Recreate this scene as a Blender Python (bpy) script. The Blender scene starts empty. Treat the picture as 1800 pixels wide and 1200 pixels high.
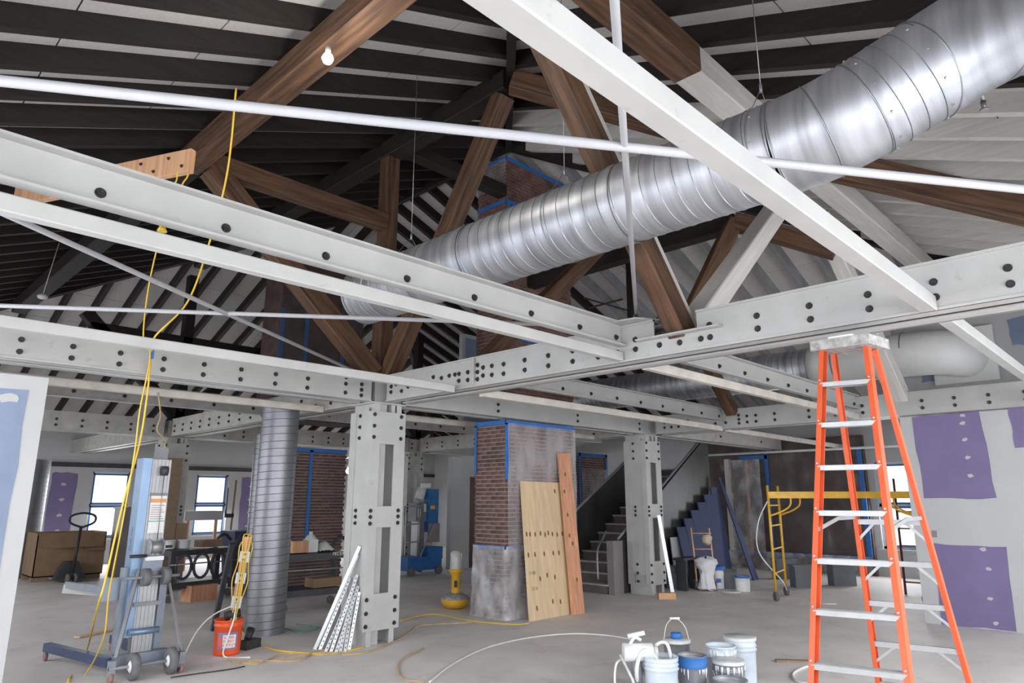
import bpy, math, random
from mathutils import Vector, Matrix
random.seed(7)
SC = bpy.context.scene
COL = SC.collection
# ---------------- camera ----------------
EYE = 1.7; FPX = 1200.0; PIT = math.radians(13.04); YAW = math.radians(44.3)
cam = bpy.data.cameras.new('camera'); camo = bpy.data.objects.new('camera', cam); COL.objects.link(camo)
cam.sensor_width = 36.0; cam.lens = 24.0; cam.clip_start = 0.05; cam.clip_end = 200
camo.location = (0, 0, EYE)
camo.rotation_euler = (math.pi/2 + PIT, 0, YAW - math.pi/2)
SC.camera = camo
# ---------------- world (overcast daylight outside the windows) ----------------
w = bpy.data.worlds.new('world'); SC.world = w; w.use_nodes = True
bg = w.node_tree.nodes['Background']; bg.inputs[0].default_value = (0.86, 0.93, 1.0, 1); bg.inputs[1].default_value = 1.6
# ---------------- daylight entering at the windows ----------------
def area(name, loc, direction, sx, sy, power, color=(0.93, 0.96, 1.0)):
    l = bpy.data.lights.new(name, 'AREA'); l.shape = 'RECTANGLE'; l.size = sx; l.size_y = sy; l.energy = power; l.color = color
    o = bpy.data.objects.new(name, l); COL.objects.link(o); o.location = loc
    o.rotation_euler = Vector(direction).to_track_quat('-Z', 'Y').to_euler(); return o
WIN_S = [0.0, 3.0, 6.0, 9.0, 14.5]      # windows in the wall behind the camera (y = -2.3), x centres
WIN_W = [0.8, 3.8, 6.6, 10.0, 13.5, 17.0]          # windows in the wall behind the camera (x = -2.2), y centres
WIN_N = [3.3, 6.1, 8.9, 11.6, 14.2]
WIN_E = [4.9, 1.5, 11.5]
for x in WIN_S: area('daylight', (x, -2.2, 1.95), (0.05, 1, -0.7), 1.5, 2.5, 165 if x < 7 else 120)
for y in WIN_W: area('daylight', (-2.1, y, 1.95), (1, 0.05, -0.7), 1.5, 2.5, 140 if y < 8 else 100)
for x in WIN_N: area('daylight', (x, 21.4, 1.6), (0, -1, -0.6), 0.95, 1.65, 62)
for y in WIN_E: area('daylight', (17.5, y, 1.6), (-1, 0, -0.5), 0.75, 1.7, 45)
vs = SC.view_settings; vs.view_transform = 'Standard'; vs.look = 'None'; vs.gamma = 1.0; vs.use_curve_mapping = False
vs.exposure = 0.15

# ---------------- picture-to-place helpers ----------------
F0 = Vector((math.cos(YAW), math.sin(YAW), 0)); RT = Vector((math.sin(YAW), -math.cos(YAW), 0)); UPV = Vector((0, 0, 1))
FW = F0*math.cos(PIT) + UPV*math.sin(PIT); CU = UPV*math.cos(PIT) - F0*math.sin(PIT); CE = Vector((0, 0, EYE))
def ray(x, y): return FW + RT*((x-900)/FPX) - CU*((y-600)/FPX)
def P(x, y, d): return CE + ray(x, y)*d
def on(ax, v, x, y):
    r = ray(x, y); return CE + r*((v-CE[ax])/r[ax])
def onX(v, x, y): return on(0, v, x, y)
def onY(v, x, y): return on(1, v, x, y)
def onZ(v, x, y): return on(2, v, x, y)
def fl(x, y): return on(2, 0.0, x, y)

def flY(yv, px):
    # floor point on the line y = yv that appears in picture column px
    lo, hi = 0.5, 40.0
    for _ in range(50):
        m = (lo+hi)/2; d = Vector((m, yv, 0))-CE
        if 900+FPX*d.dot(RT)/d.dot(FW) < px: lo = m
        else: hi = m
    return Vector(((lo+hi)/2, yv, 0))
# ---------------- materials ----------------
def mat(name, col, rough=0.6, metal=0.0, var=0.15, scale=6.0, bump=0.1, stretch=(1,1,1), col2=None, detail=6.0, spec=0.5, obj=True, thr=None):
    m = bpy.data.materials.new(name); m.use_nodes = True; nt = m.node_tree; b = nt.nodes['Principled BSDF']
    b.inputs['Roughness'].default_value = rough; b.inputs['Metallic'].default_value = metal
    b.inputs['Specular IOR Level'].default_value = spec
    tc = nt.nodes.new('ShaderNodeTexCoord'); mp = nt.nodes.new('ShaderNodeMapping'); mp.inputs['Scale'].default_value = stretch
    nz = nt.nodes.new('ShaderNodeTexNoise'); nz.inputs['Scale'].default_value = scale; nz.inputs['Detail'].default_value = detail
    nt.links.new(tc.outputs['Object'], mp.inputs[0]); nt.links.new(mp.outputs[0], nz.inputs['Vector'])
    rp = nt.nodes.new('ShaderNodeValToRGB'); nt.links.new(nz.outputs['Fac'], rp.inputs[0])
    c1 = [max(0, c*(1-var)) for c in col]; c2 = col2 or [min(1, c*(1+var)) for c in col]
    lo, hi = thr or (0.3, 0.7)
    rp.color_ramp.elements[0].position = lo; rp.color_ramp.elements[1].position = hi
    rp.color_ramp.elements[0].color = (*c1, 1); rp.color_ramp.elements[1].color = (*c2, 1)
    nt.links.new(rp.outputs[0], b.inputs['Base Color'])
    if bump:
        bp = nt.nodes.new('ShaderNodeBump'); bp.inputs['Strength'].default_value = bump; bp.inputs['Distance'].default_value = 0.01
        nt.links.new(nz.outputs['Fac'], bp.inputs['Height']); nt.links.new(bp.outputs[0], b.inputs['Normal'])
    return m
def sheet(name, col, alo, ahi, rough=0.25, scale=3.0, stretch=(1,1,1)):
    m = mat(name, col, rough, 0, 0.1, scale, 0.6, stretch)
    nt = m.node_tree; b = nt.nodes['Principled BSDF']; nz = [n for n in nt.nodes if n.type == 'TEX_NOISE'][0]
    mr = nt.nodes.new('ShaderNodeMapRange'); mr.inputs['From Min'].default_value = 0.3; mr.inputs['From Max'].default_value = 0.72
    mr.inputs['To Min'].default_value = alo; mr.inputs['To Max'].default_value = ahi
    nt.links.new(nz.outputs['Fac'], mr.inputs['Value']); nt.links.new(mr.outputs[0], b.inputs['Alpha'])
    return m
def glow(name, col, s):
    m = bpy.data.materials.new(name); m.use_nodes = True; b = m.node_tree.nodes['Principled BSDF']
    b.inputs['Base Color'].default_value = (*col, 1); b.inputs['Emission Color'].default_value = (*col, 1); b.inputs['Emission Strength'].default_value = s
    return m
def grime(m, col, scale, lo, hi, amt=0.7):
    nt = m.node_tree; b = nt.nodes['Principled BSDF']; src = b.inputs['Base Color'].links[0].from_socket
    tc = nt.nodes.new('ShaderNodeTexCoord'); nz = nt.nodes.new('ShaderNodeTexNoise'); nz.inputs['Scale'].default_value = scale; nz.inputs['Detail'].default_value = 8; nz.inputs['Roughness'].default_value = 0.7
    nt.links.new(tc.outputs['Object'], nz.inputs['Vector'])
    mr = nt.nodes.new('ShaderNodeMapRange'); mr.inputs['From Min'].default_value = lo; mr.inputs['From Max'].default_value = hi; mr.inputs['To Max'].default_value = amt
    nt.links.new(nz.outputs['Fac'], mr.inputs['Value'])
    mx = nt.nodes.new('ShaderNodeMix'); mx.data_type = 'RGBA'; mx.inputs[7].default_value = (*col, 1)
    nt.links.new(mr.outputs[0], mx.inputs[0]); nt.links.new(src, mx.inputs[6]); nt.links.new(mx.outputs[2], b.inputs['Base Color'])
M = {}
M['steel'] = mat('painted_steel', (0.42, 0.416, 0.404), 0.5, 0, 0.07, 3.0, 0.12)
M['steel_dirty'] = mat('scuffed_painted_steel', (0.44, 0.43, 0.405), 0.6, 0, 0.16, 5.0, 0.2)
M['steel_warm'] = mat('cream_painted_bar', (0.52, 0.48, 0.43), 0.55, 0, 0.12, 5.0, 0.2)
grime(M['steel'], (0.24, 0.21, 0.17), 7.0, 0.62, 0.8); grime(M['steel_dirty'], (0.22, 0.17, 0.12), 5.0, 0.58, 0.78); grime(M['steel_warm'], (0.25, 0.18, 0.12), 6.0, 0.58, 0.78)
M['bolt'] = mat('dark_bolt', (0.055, 0.052, 0.05), 0.42, 0.6, 0.3, 20, 0.2)
M['rust'] = mat('rusty_brown_packing', (0.22, 0.12, 0.07), 0.8, 0, 0.3, 10, 0.3)
for ax, st in (('x', (0.6, 9, 9)), ('y', (9, 0.6, 9)), ('z', (9, 9, 0.6))):
    M['wood_'+ax] = mat('old_timber_'+ax, (0.095, 0.047, 0.024), 0.7, 0, 0.6, 2.5, 0.5, st)
    M['dark_'+ax] = mat('shaded_timber_'+ax, (0.010, 0.006, 0.004), 0.75, 0, 0.5, 2.5, 0.4, st)  # dark brown wood, roof shade put into its near-black colour
    M['wwood_'+ax] = mat('whitewashed_timber_'+ax, (0.56, 0.54, 0.51), 0.6, 0, 0.10, 2.5, 0.35, st)
M['greywood'] = mat('grey_painted_rafter', (0.24, 0.24, 0.25), 0.7, 0, 0.15, 3, 0.2)
M['lumber'] = mat('fresh_lumber', (0.60, 0.34, 0.19), 0.65, 0, 0.2, 3, 0.2, (9, 9, 0.5))
M['redlumber'] = mat('reddish_board', (0.62, 0.30, 0.17), 0.65, 0, 0.2, 3, 0.2, (9, 9, 0.5))
M['ply'] = mat('plywood', (0.66, 0.49, 0.30), 0.6, 0, 0.13, 2.2, 0.1, (7, 7, 0.35))
M['knot'] = mat('wood_knot', (0.20, 0.10, 0.045), 0.7)
M['ink'] = mat('faded_ink', (0.22, 0.17, 0.12), 0.7)
M['sheath'] = mat('roof_board', (0.50, 0.475, 0.46), 0.85, 0, 0.08, 40, 0.3)
M['galv'] = mat('galvanised_sheet', (0.45, 0.46, 0.49), 0.46, 0.85, 0.3, 1.6, 0.08, (0.5, 7, 0.5))
M['galv_dull'] = mat('dusty_galvanised_sheet', (0.26, 0.265, 0.285), 0.46, 0.85, 0.14, 2.6, 0.06)
M['seam'] = mat('folded_seam', (0.30, 0.31, 0.33), 0.4, 0.9, 0.1, 8)
M['stud'] = mat('zinc_stud', (0.66, 0.69, 0.71), 0.38, 0.75, 0.1, 20)
M['holes'] = mat('dark_slot', (0.10, 0.10, 0.11), 0.8)
M['ductwhite'] = mat('white_wrapped_duct', (0.70, 0.70, 0.69), 0.6, 0, 0.05, 4, 0.2)
M['concrete'] = mat('concrete', (0.67, 0.63, 0.605), 0.62, 0, 0.12, 1.3, 0.12, col2=(0.72, 0.685, 0.66), detail=9)
grime(M['concrete'], (0.36, 0.31, 0.28), 2.2, 0.55, 0.8, 0.6)
M['drywall'] = mat('joint_compound_white', (0.46, 0.46, 0.465), 0.8, 0, 0.03, 2, 0.05)
M['purple'] = mat('purple_board', (0.185, 0.148, 0.285), 0.8, 0, 0.06, 3, 0.05)
M['bluewash'] = mat('blue_grey_board', (0.21, 0.26, 0.37), 0.8, 0, 0.12, 2.2, 0.05)
M['navy'] = mat('dark_blue_board', (0.035, 0.05, 0.125), 0.7, 0, 0.12, 2)
M['brick'] = mat('old_brick', (0.165, 0.090, 0.075), 0.85, 0, 0.4, 4.0, 0.5)
M['brick2'] = mat('dark_old_brick', (0.105, 0.066, 0.058), 0.85, 0, 0.35, 4.0, 0.5)
M['mortar'] = mat('mortar', (0.46, 0.41, 0.38), 0.9, 0, 0.15, 20, 0.3)
M['tape'] = mat('blue_tape', (0.03, 0.15, 0.45), 0.6, 0, 0.12, 12)
M['film'] = sheet('clear_plastic_film', (0.70, 0.66, 0.68), 0.06, 0.5, 0.22, 2.2, (1, 1, 0.5))
M['film_thick'] = sheet('creased_plastic_film', (0.62, 0.61, 0.63), 0.15, 0.75, 0.22, 3.5, (1, 1, 0.6))
M['film_dark'] = sheet('plastic_over_dark_wall', (0.22, 0.21, 0.21), 0.12, 0.45, 0.2, 2.0, (1, 1, 0.4))
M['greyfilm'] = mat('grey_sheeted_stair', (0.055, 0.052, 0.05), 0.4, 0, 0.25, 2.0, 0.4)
M['tread'] = mat('lit_tread', (0.40, 0.37, 0.35), 0.75, 0, 0.2, 6)  # lighter colour makes the tread tops look lit
M['riser'] = mat('dark_riser', (0.12, 0.108, 0.10), 0.6, 0, 0.2, 6)
M['orange'] = mat('orange_fibreglass', (0.60, 0.10, 0.033), 0.42, 0, 0.08, 6, 0.03)
M['alu'] = mat('aluminium', (0.36, 0.36, 0.37), 0.45, 0.6, 0.06, 12, 0.05)
M['capgrey'] = mat('speckled_grey_cap', (0.33, 0.32, 0.31), 0.75, 0, 0.35, 24, 0.3)
M['yellow'] = mat('yellow_enamel', (0.72, 0.40, 0.03), 0.45, 0, 0.12, 8)
M['cord'] = mat('yellow_cord', (0.72, 0.47, 0.05), 0.5, 0, 0.1, 8, 0)
M['cordtan'] = mat('dusty_tan_cord', (0.45, 0.32, 0.17), 0.7, 0, 0.2, 8, 0)
M['hose'] = mat('white_hose', (0.70, 0.69, 0.66), 0.5, 0, 0.08, 8, 0)
M['rod'] = mat('white_rod', (0.44, 0.44, 0.465), 0.45, 0, 0.04, 8, 0)
M['wire'] = mat('steel_wire', (0.35, 0.35, 0.36), 0.4, 0.8, 0.1, 8, 0)
M['black'] = mat('black_rubber', (0.025, 0.025, 0.027), 0.6, 0, 0.3, 8)
M['blackmetal'] = mat('black_plastic', (0.04, 0.042, 0.05), 0.5, 0, 0.25, 6)
M['grey'] = mat('grey_enamel', (0.20, 0.21, 0.23), 0.5, 0, 0.1, 6)
M['tyre'] = mat('grey_tyre', (0.13, 0.13, 0.135), 0.8, 0, 0.15, 10)
M['pinkwheel'] = mat('red_caster_wheel', (0.30, 0.16, 0.15), 0.6, 0, 0.15, 10)
M['mastblue'] = mat('blue_anodised_mast', (0.21, 0.30, 0.43), 0.38, 0.5, 0.08, 6)
M['liftgrey'] = mat('blue_grey_steel', (0.22, 0.25, 0.30), 0.45, 0.3, 0.1, 6)
M['darkblue'] = mat('dark_blue_steel', (0.035, 0.055, 0.13), 0.45, 0, 0.15, 6)
M['blue'] = mat('blue_enamel', (0.02, 0.13, 0.36), 0.45, 0, 0.12, 6)
M['label'] = mat('white_label', (0.74, 0.73, 0.72), 0.5, 0, 0.05, 30, 0)
M['orangelabel'] = mat('orange_label_band', (0.75, 0.33, 0.10), 0.5)
M['greenlabel'] = mat('green_label_band', (0.10, 0.32, 0.25), 0.5)
M['bucketorange'] = mat('orange_plastic', (0.72, 0.09, 0.02), 0.4, 0, 0.08, 5, 0.03)
M['redink'] = mat('red_print', (0.70, 0.12, 0.08), 0.5)
M['violetink'] = mat('violet_print', (0.22, 0.18, 0.32), 0.5)
M['cardboard'] = mat('cardboard', (0.25, 0.16, 0.095), 0.8, 0, 0.12, 4)
M['taupe'] = mat('taupe_cabinet', (0.23, 0.20, 0.205), 0.6, 0, 0.06, 3)
M['paintblue'] = mat('pale_blue_bucket', (0.50, 0.57, 0.66), 0.4, 0, 0.08, 5, 0.05, col2=(0.66, 0.72, 0.78))
M['paintgrey'] = mat('paint_splashed_tin', (0.21, 0.22, 0.24), 0.4, 0.2, 0.2, 6, 0.1, (1, 1, 0.35), col2=(0.30, 0.31, 0.33))
M['whitepaint'] = mat('white_paint', (0.74, 0.75, 0.75), 0.4, 0, 0.06, 8, 0.2)
M['wetpaint'] = mat('grey_white_paint_skin', (0.55, 0.57, 0.57), 0.35, 0, 0.15, 9, 0.2)
M['cloth'] = mat('white_cloth', (0.76, 0.76, 0.79), 0.85, 0, 0.04, 5, 0.3)
M['tan'] = mat('tan_glove', (0.60, 0.50, 0.38), 0.85, 0, 0.1, 20)
M['greybin'] = mat('grey_bin', (0.13, 0.145, 0.16), 0.55, 0, 0.1, 4)
M['door'] = mat('dark_red_door', (0.075, 0.018, 0.012), 0.5, 0, 0.2, 4, 0.1, (6, 6, 0.6))
M['lens'] = mat('frosted_lens', (0.55, 0.55, 0.52), 0.25, 0, 0.08, 6)
M['frame'] = mat('pale_window_frame', (0.62, 0.65, 0.70), 0.5, 0, 0.04, 4)
M['bulb'] = glow('lit_bulb', (1.0, 0.97, 0.9), 40)
M['cap'] = mat('white_fixture', (0.62, 0.60, 0.55), 0.5)
M['board_brown'] = mat('brown_particle_board', (0.27, 0.19, 0.125), 0.8, 0, 0.12, 14)
def glassmat():
    m = bpy.data.materials.new('window_glass'); m.use_nodes = True; b = m.node_tree.nodes['Principled BSDF']
    b.inputs['Base Color'].default_value = (0.95, 0.98, 1, 1); b.inputs['Roughness'].default_value = 0.05; b.inputs['Alpha'].default_value = 0.12
    return m
M['glass'] = glassmat()

# ---------------- mesh builder ----------------
class MB:
    def __init__(s): s.v = []; s.f = []; s.sm = []
    def add(s, vs, fs, smooth=False):
        n = len(s.v); s.v += [Vector(v) for v in vs]
        for f in fs: s.f.append([i+n for i in f]); s.sm.append(smooth)
        return s
    def frame(s, o, ax, ay, az, pts, fs, smooth=False):
        return s.add([o + ax*p[0] + ay*p[1] + az*p[2] for p in pts], fs, smooth)
    def box(s, lo, hi):
        x0, y0, z0 = lo; x1, y1, z1 = hi
        return s.add([(x0,y0,z0),(x1,y0,z0),(x1,y1,z0),(x0,y1,z0),(x0,y0,z1),(x1,y0,z1),(x1,y1,z1),(x0,y1,z1)],
                     [(0,3,2,1),(4,5,6,7),(0,1,5,4),(1,2,6,5),(2,3,7,6),(3,0,4,7)])
    def cbox(s, c, sz, rz=0):
        c = Vector(c); R = Matrix.Rotation(rz, 3, 'Z'); h = Vector(sz)/2; n = len(s.v)
        pts = [(-1,-1,-1),(1,-1,-1),(1,1,-1),(-1,1,-1),(-1,-1,1),(1,-1,1),(1,1,1),(-1,1,1)]
        return s.add([c + R @ Vector((p[0]*h.x, p[1]*h.y, p[2]*h.z)) for p in pts],
                     [(0,3,2,1),(4,5,6,7),(0,1,5,4),(1,2,6,5),(2,3,7,6),(3,0,4,7)])
    def bar(s, p0, p1, w, h, up=(0,0,1), cham=0.0):
        p0 = Vector(p0); p1 = Vector(p1); d = (p1-p0).normalized(); up = Vector(up)
        side = d.cross(up)
        if side.length < 1e-4: side = d.cross(Vector((1,0,0)))
        side.normalize(); u = side.cross(d).normalized()
        if cham:
            c = cham; prof = [(-w/2+c,-h/2),(w/2-c,-h/2),(w/2,-h/2+c),(w/2,h/2-c),(w/2-c,h/2),(-w/2+c,h/2),(-w/2,h/2-c),(-w/2,-h/2+c)]
        else: prof = [(-w/2,-h/2),(w/2,-h/2),(w/2,h/2),(-w/2,h/2)]
        n = len(prof)
        vs = [p0 + side*a + u*b for a, b in prof] + [p1 + side*a + u*b for a, b in prof]
        fs = [[i, (i+1) % n, n+(i+1) % n, n+i] for i in range(n)] + [list(range(n))[::-1], list(range(n, 2*n))]
        return s.add(vs, fs)
    def cyl(s, p0, p1, r0, r1=None, seg=16, caps=True):
        r1 = r0 if r1 is None else r1
        p0 = Vector(p0); p1 = Vector(p1); d = (p1-p0).normalized()
        a = d.orthogonal().normalized(); b = d.cross(a)
        vs = []
        for p, r in ((p0, r0), (p1, r1)):
            for i in range(seg):
                t = 2*math.pi*i/seg; vs.append(p + a*(r*math.cos(t)) + b*(r*math.sin(t)))
        s.add(vs, [[i, (i+1) % seg, seg+(i+1) % seg, seg+i] for i in range(seg)], True)
        if caps:
            n = len(s.v)-2*seg; s.f.append(list(range(n, n+seg))[::-1]); s.sm.append(False); s.f.append(list(range(n+seg, n+2*seg))); s.sm.append(False)
        return s
    def tube(s, pts, r, seg=8, caps=True):
        pts = [Vector(p) for p in pts]; n = len(pts); rs = r if isinstance(r, (list, tuple)) else [r]*n
        d0 = (pts[1]-pts[0]).normalized(); a = d0.orthogonal().normalized(); rings = []
        for i, p in enumerate(pts):
            d = ((pts[min(i+1, n-1)]-pts[max(i-1, 0)])).normalized()
            a = (a - d*a.dot(d)).normalized(); b = d.cross(a)
            rings.append([p + a*(rs[i]*math.cos(2*math.pi*k/seg)) + b*(rs[i]*math.sin(2*math.pi*k/seg)) for k in range(seg)])
        vs = [v for rg in rings for v in rg]; fs = []
        for i in range(n-1):
            for k in range(seg): fs.append([i*seg+k, i*seg+(k+1) % seg, (i+1)*seg+(k+1) % seg, (i+1)*seg+k])
        s.add(vs, fs, True)
        if caps:
            o = len(s.v)-len(vs); s.f.append([o+k for k in range(seg)][::-1]); s.sm.append(False); s.f.append([o+(n-1)*seg+k for k in range(seg)]); s.sm.append(False)
        return s
    def lathe(s, c, prof, seg=24, smooth=True):
        c = Vector(c); n = len(prof); vs = []; fs = []
        for r, z in prof:
            for k in range(seg):
                t = 2*math.pi*k/seg; vs.append(c + Vector((r*math.cos(t), r*math.sin(t), z)))
        for i in range(n-1):
            for k in range(seg): fs.append([i*seg+k, i*seg+(k+1) % seg, (i+1)*seg+(k+1) % seg, (i+1)*seg+k])
        return s.add(vs, fs, smooth)
    def prism(s, poly, dv):
        poly = [Vector(p) for p in poly]; dv = Vector(dv); n = len(poly)
        return s.add(poly + [p+dv for p in poly], [list(range(n))[::-1], list(range(n, 2*n))] + [[i, (i+1) % n, n+(i+1) % n, n+i] for i in range(n)])
    def grid(s, fn, nu, nv, smooth=True):
        vs = [fn(i/nu, j/nv) for j in range(nv+1) for i in range(nu+1)]
        return s.add(vs, [[j*(nu+1)+i, j*(nu+1)+i+1, (j+1)*(nu+1)+i+1, (j+1)*(nu+1)+i] for j in range(nv) for i in range(nu)], smooth)
    def build(s, name, m, parent=None, local=False):
        me = bpy.data.meshes.new(name)
        off = parent_off(parent) if (parent and not local) else Vector((0,0,0))
        me.from_pydata([tuple(v-off) for v in s.v], [], s.f); me.polygons.foreach_set('use_smooth', s.sm)
        me.materials.append(M[m] if isinstance(m, str) else m); me.update()
        o = bpy.data.objects.new(name, me); COL.objects.link(o)
        if parent: o.parent = parent
        return o
def parent_off(p):
    v = Vector(p.location)
    while p.parent: p = p.parent; v += Vector(p.location)
    return v
def tag(o, label, cat, group=None):
    o['label'] = label; o['category'] = cat
    if group: o['group'] = group
    return o
def struct(o): o['kind'] = 'structure'; return o
def thing(name, label, cat, loc, group=None):
    o = bpy.data.objects.new(name, None); COL.objects.link(o); o.location = loc; o.empty_display_size = 0.2
    return tag(o, label, cat, group)
def inst(name, me, parent, loc, rot=None):
    o = bpy.data.objects.new(name, me); COL.objects.link(o); o.parent = parent; o.location = Vector(loc) - parent_off(parent)
    if rot: o.rotation_euler = rot
    return o
def smoothpath(pts, k=6):
    pts = [Vector(p) for p in pts]; out = []
    for i in range(len(pts)-1):
        p0 = pts[max(i-1, 0)]; p1 = pts[i]; p2 = pts[i+1]; p3 = pts[min(i+2, len(pts)-1)]
        for j in range(k):
            t = j/k
            out.append(0.5*((2*p1) + (p2-p0)*t + (2*p0-5*p1+4*p2-p3)*t*t + (3*p1-p0-3*p2+p3)*t**3))
    return out + [pts[-1]]
def text(body, size, loc, xdir, updir, m, parent, name='lettering'):
    cu = bpy.data.curves.new(name, 'FONT'); cu.body = body; cu.size = size; cu.align_x = 'CENTER'; cu.align_y = 'CENTER'; cu.extrude = 0.0006
    t = bpy.data.objects.new(name, cu); COL.objects.link(t)
    bpy.context.view_layer.update()
    me = bpy.data.meshes.new_from_object(t.evaluated_get(bpy.context.evaluated_depsgraph_get())); bpy.data.objects.remove(t)
    me.materials.clear(); me.materials.append(M[m]); me.name = name
    o = bpy.data.objects.new(name, me); COL.objects.link(o); o.parent = parent
    x = Vector(xdir).normalized(); u = Vector(updir).normalized(); n = x.cross(u)
    mx = Matrix((x, u, n)).transposed().to_4x4(); mx.translation = Vector(loc) - parent_off(parent); o.matrix_basis = mx
    return o
# shared bolt head: domed hexagon on a washer, axis +z
def bolt_mesh(r=0.021, h=0.02):
    b = MB(); b.cyl((0,0,0), (0,0,0.004), r*1.25, seg=12); b.cyl((0,0,0.004), (0,0,h), r, r*0.88, seg=6); b.cyl((0,0,h), (0,0,h+0.007), r*0.5, r*0.42, seg=8)
    me = bpy.data.meshes.new('bolt'); me.from_pydata([tuple(v) for v in b.v], [], b.f); me.materials.append(M['bolt']); return me
BOLT = bolt_mesh()
AXROT = {'-x': (0, -math.pi/2, 0), '+x': (0, math.pi/2, 0), '-y': (math.pi/2, 0, 0), '+y': (-math.pi/2, 0, 0), '-z': (math.pi, 0, 0), '+z': (0, 0, 0)}
def bolt(parent, loc, ax): return inst('bolt', BOLT, parent, loc, AXROT[ax])
# ================= THE SETTING =================
XW, XE, YS, YN = -2.2, 17.6, -2.3, 21.5
SL = 0.395; Z0 = 5.53 + SL*(XW-2.535) + 0.31        # underside of the roof boards at the eaves
RIDGE = (XE-XW)/2
def dist(x, y): return min(x-XW, y-YS, XE-x, YN-y)
def roofz(x, y): return Z0 + SL*dist(x, y)
fb = MB(); fb.box((XW-0.3, YS-0.3, -0.25), (XE+0.3, YN+0.3, 0)); struct(fb.build('floor', 'concrete'))
def wall(name, axis, v, a0, a1, zt, wins, ww, z0, z1, thick, sgn, m='drywall'):
    # wall in the plane axis=v, openings of width ww centred at wins between z0 and z1; grows outwards by thick*sgn
    b = MB(); t0, t1 = sorted((v, v+thick*sgn))
    def seg(p0, p1, q0, q1):
        if axis == 'x': b.box((t0, p0, q0), (t1, p1, q1))
        else: b.box((p0, t0, q0), (p1, t1, q1))
    seg(a0, a1, 0, z0); seg(a0, a1, z1, zt); cur = a0
    for c in sorted(wins):
        seg(cur, c-ww/2, z0, z1); cur = c+ww/2
    seg(cur, a1, z0, z1)
    return struct(b.build(name, m))
ZT = Z0 + 0.05
wn = wall('wall_left', 'y', YN, XW, XE, ZT, WIN_N, 0.98, 0.66, 2.45, 0.3, 1)
we = wall('wall_right', 'x', XE, YS, YN, ZT, WIN_E, 0.8, 0.6, 2.55, 0.3, 1)
wsb = wall('wall_back', 'y', YS, XW, XE, ZT, WIN_S, 1.6, 0.65, 3.25, 0.3, -1)
ww_ = wall('wall_behind', 'x', XW, YS, YN, ZT, WIN_W, 1.6, 0.65, 3.25, 0.3, -1)
WN = [0]
def window(axis, v, c, wd, z0, z1, sgn, tape=True):
    WN[0] += 1
    loc = (v+0.12*sgn, c, z0) if axis == 'x' else (c, v+0.12*sgn, z0)
    e = bpy.data.objects.new('window_%d' % WN[0], None); COL.objects.link(e); e.location = loc; struct(e)
    def bx(b, a0, a1, q0, q1, d0, d1):
        lo, hi = sorted((v+d0*sgn, v+d1*sgn))
        if axis == 'x': b.box((lo, a0, q0), (hi, a1, q1))
        else: b.box((a0, lo, q0), (a1, hi, q1))
    a0, a1 = c-wd/2, c+wd/2; zm = (z0+z1)/2
    f = MB()
    for (p0, p1, q0, q1) in ((a0, a0+.06, z0, z1), (a1-.06, a1, z0, z1), (a0, a1, z0, z0+.06), (a0, a1, z1-.06, z1), (a0, a1, zm-.035, zm+.035)): bx(f, p0, p1, q0, q1, .1, .18)
    f.build('window_frame', 'frame', e)
    for q0, q1 in ((z0+.06, zm-.035), (zm+.035, z1-.06)):
        g = MB(); bx(g, a0+.06, a1-.06, q0, q1, .135, .145); g.build('pane', 'glass', e)
        if tape:
            t = MB()
            for (p0, p1, r0, r1) in ((a0+.05, a0+.085, q0-.01, q1+.01), (a1-.085, a1-.05, q0-.01, q1+.01), (a0+.05, a1-.05, q0-.01, q0+.03), (a0+.05, a1-.05, q1-.03, q1+.01)): bx(t, p0, p1, r0, r1, .085, .1)
            t.build('masking_tape', 'tape', e)
    s = MB(); bx(s, a0-.08, a1+.08, z0-.05, z0, -.06, .1); s.build('window_sill', 'drywall', e)
for x in WIN_N: window('y', YN, x, 0.98, 0.66, 2.45, 1)
for y in WIN_E: window('x', XE, y, 0.8, 0.6, 2.55, 1)
for x in WIN_S: window('y', YS, x, 1.6, 0.65, 3.25, -1, False)
for y in WIN_W: window('x', XW, y, 1.6, 0.65, 3.25, -1, False)
# purple strips and filler dabs on the window wall
def spots(parent, pts, axis, v, sgn, r=0.05, m='drywall'):
    for (a, z) in pts:
        b = MB(); n = 9; ring = []
        for k in range(n):
            t = 2*math.pi*k/n; q = r*(0.7+0.6*random.random())
            da, dz = q*1.3*math.cos(t), q*0.8*math.sin(t)
            ring.append((v, a+da, z+dz) if axis == 'x' else (a+da, v, z+dz))
        b.prism(ring, (0.003*sgn, 0, 0) if axis == 'x' else (0, 0.003*sgn, 0)); b.build('filler_spot', m, parent)
def patch(parent, axis, v, sgn, a0, a1, z0, z1, m='purple', slant=0.0, jag=0.02, name='bare_board_patch'):
    pts = []; n = 7
    for i in range(n+1): pts.append((a0+(a1-a0)*i/n, z0+random.uniform(-jag, jag)))
    for i in range(1, n): pts.append((a1+random.uniform(-jag, jag), z0+(z1-z0)*i/n))
    for i in range(n+1): pts.append((a1+(a0-a1)*i/n, z1+random.uniform(-jag, jag)))
    for i in range(1, n): pts.append((a0+random.uniform(-jag, jag), z1+(z0-z1)*i/n))
    b = MB(); b.prism([((v, a, z) if axis == 'x' else (a, v, z)) for a, z in pts], (0.004*sgn, 0, 0) if axis == 'x' else (0, 0.004*sgn, 0))
    return b.build(name, m, parent)
for a in (4.95, 10.1, 12.9): patch(wn, 'y', YN, -1, a-.3, a+.3, 0.5, 2.4); spots(wn, [(a, z) for z in (.9, 1.3, 1.7, 2.1)], 'y', YN-.004, -1)
tr = MB(); tr.box((XW, YN-.05, 2.56), (XE, YN, 2.68)); struct(tr.build('trim_1', 'blackmetal'))
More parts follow.
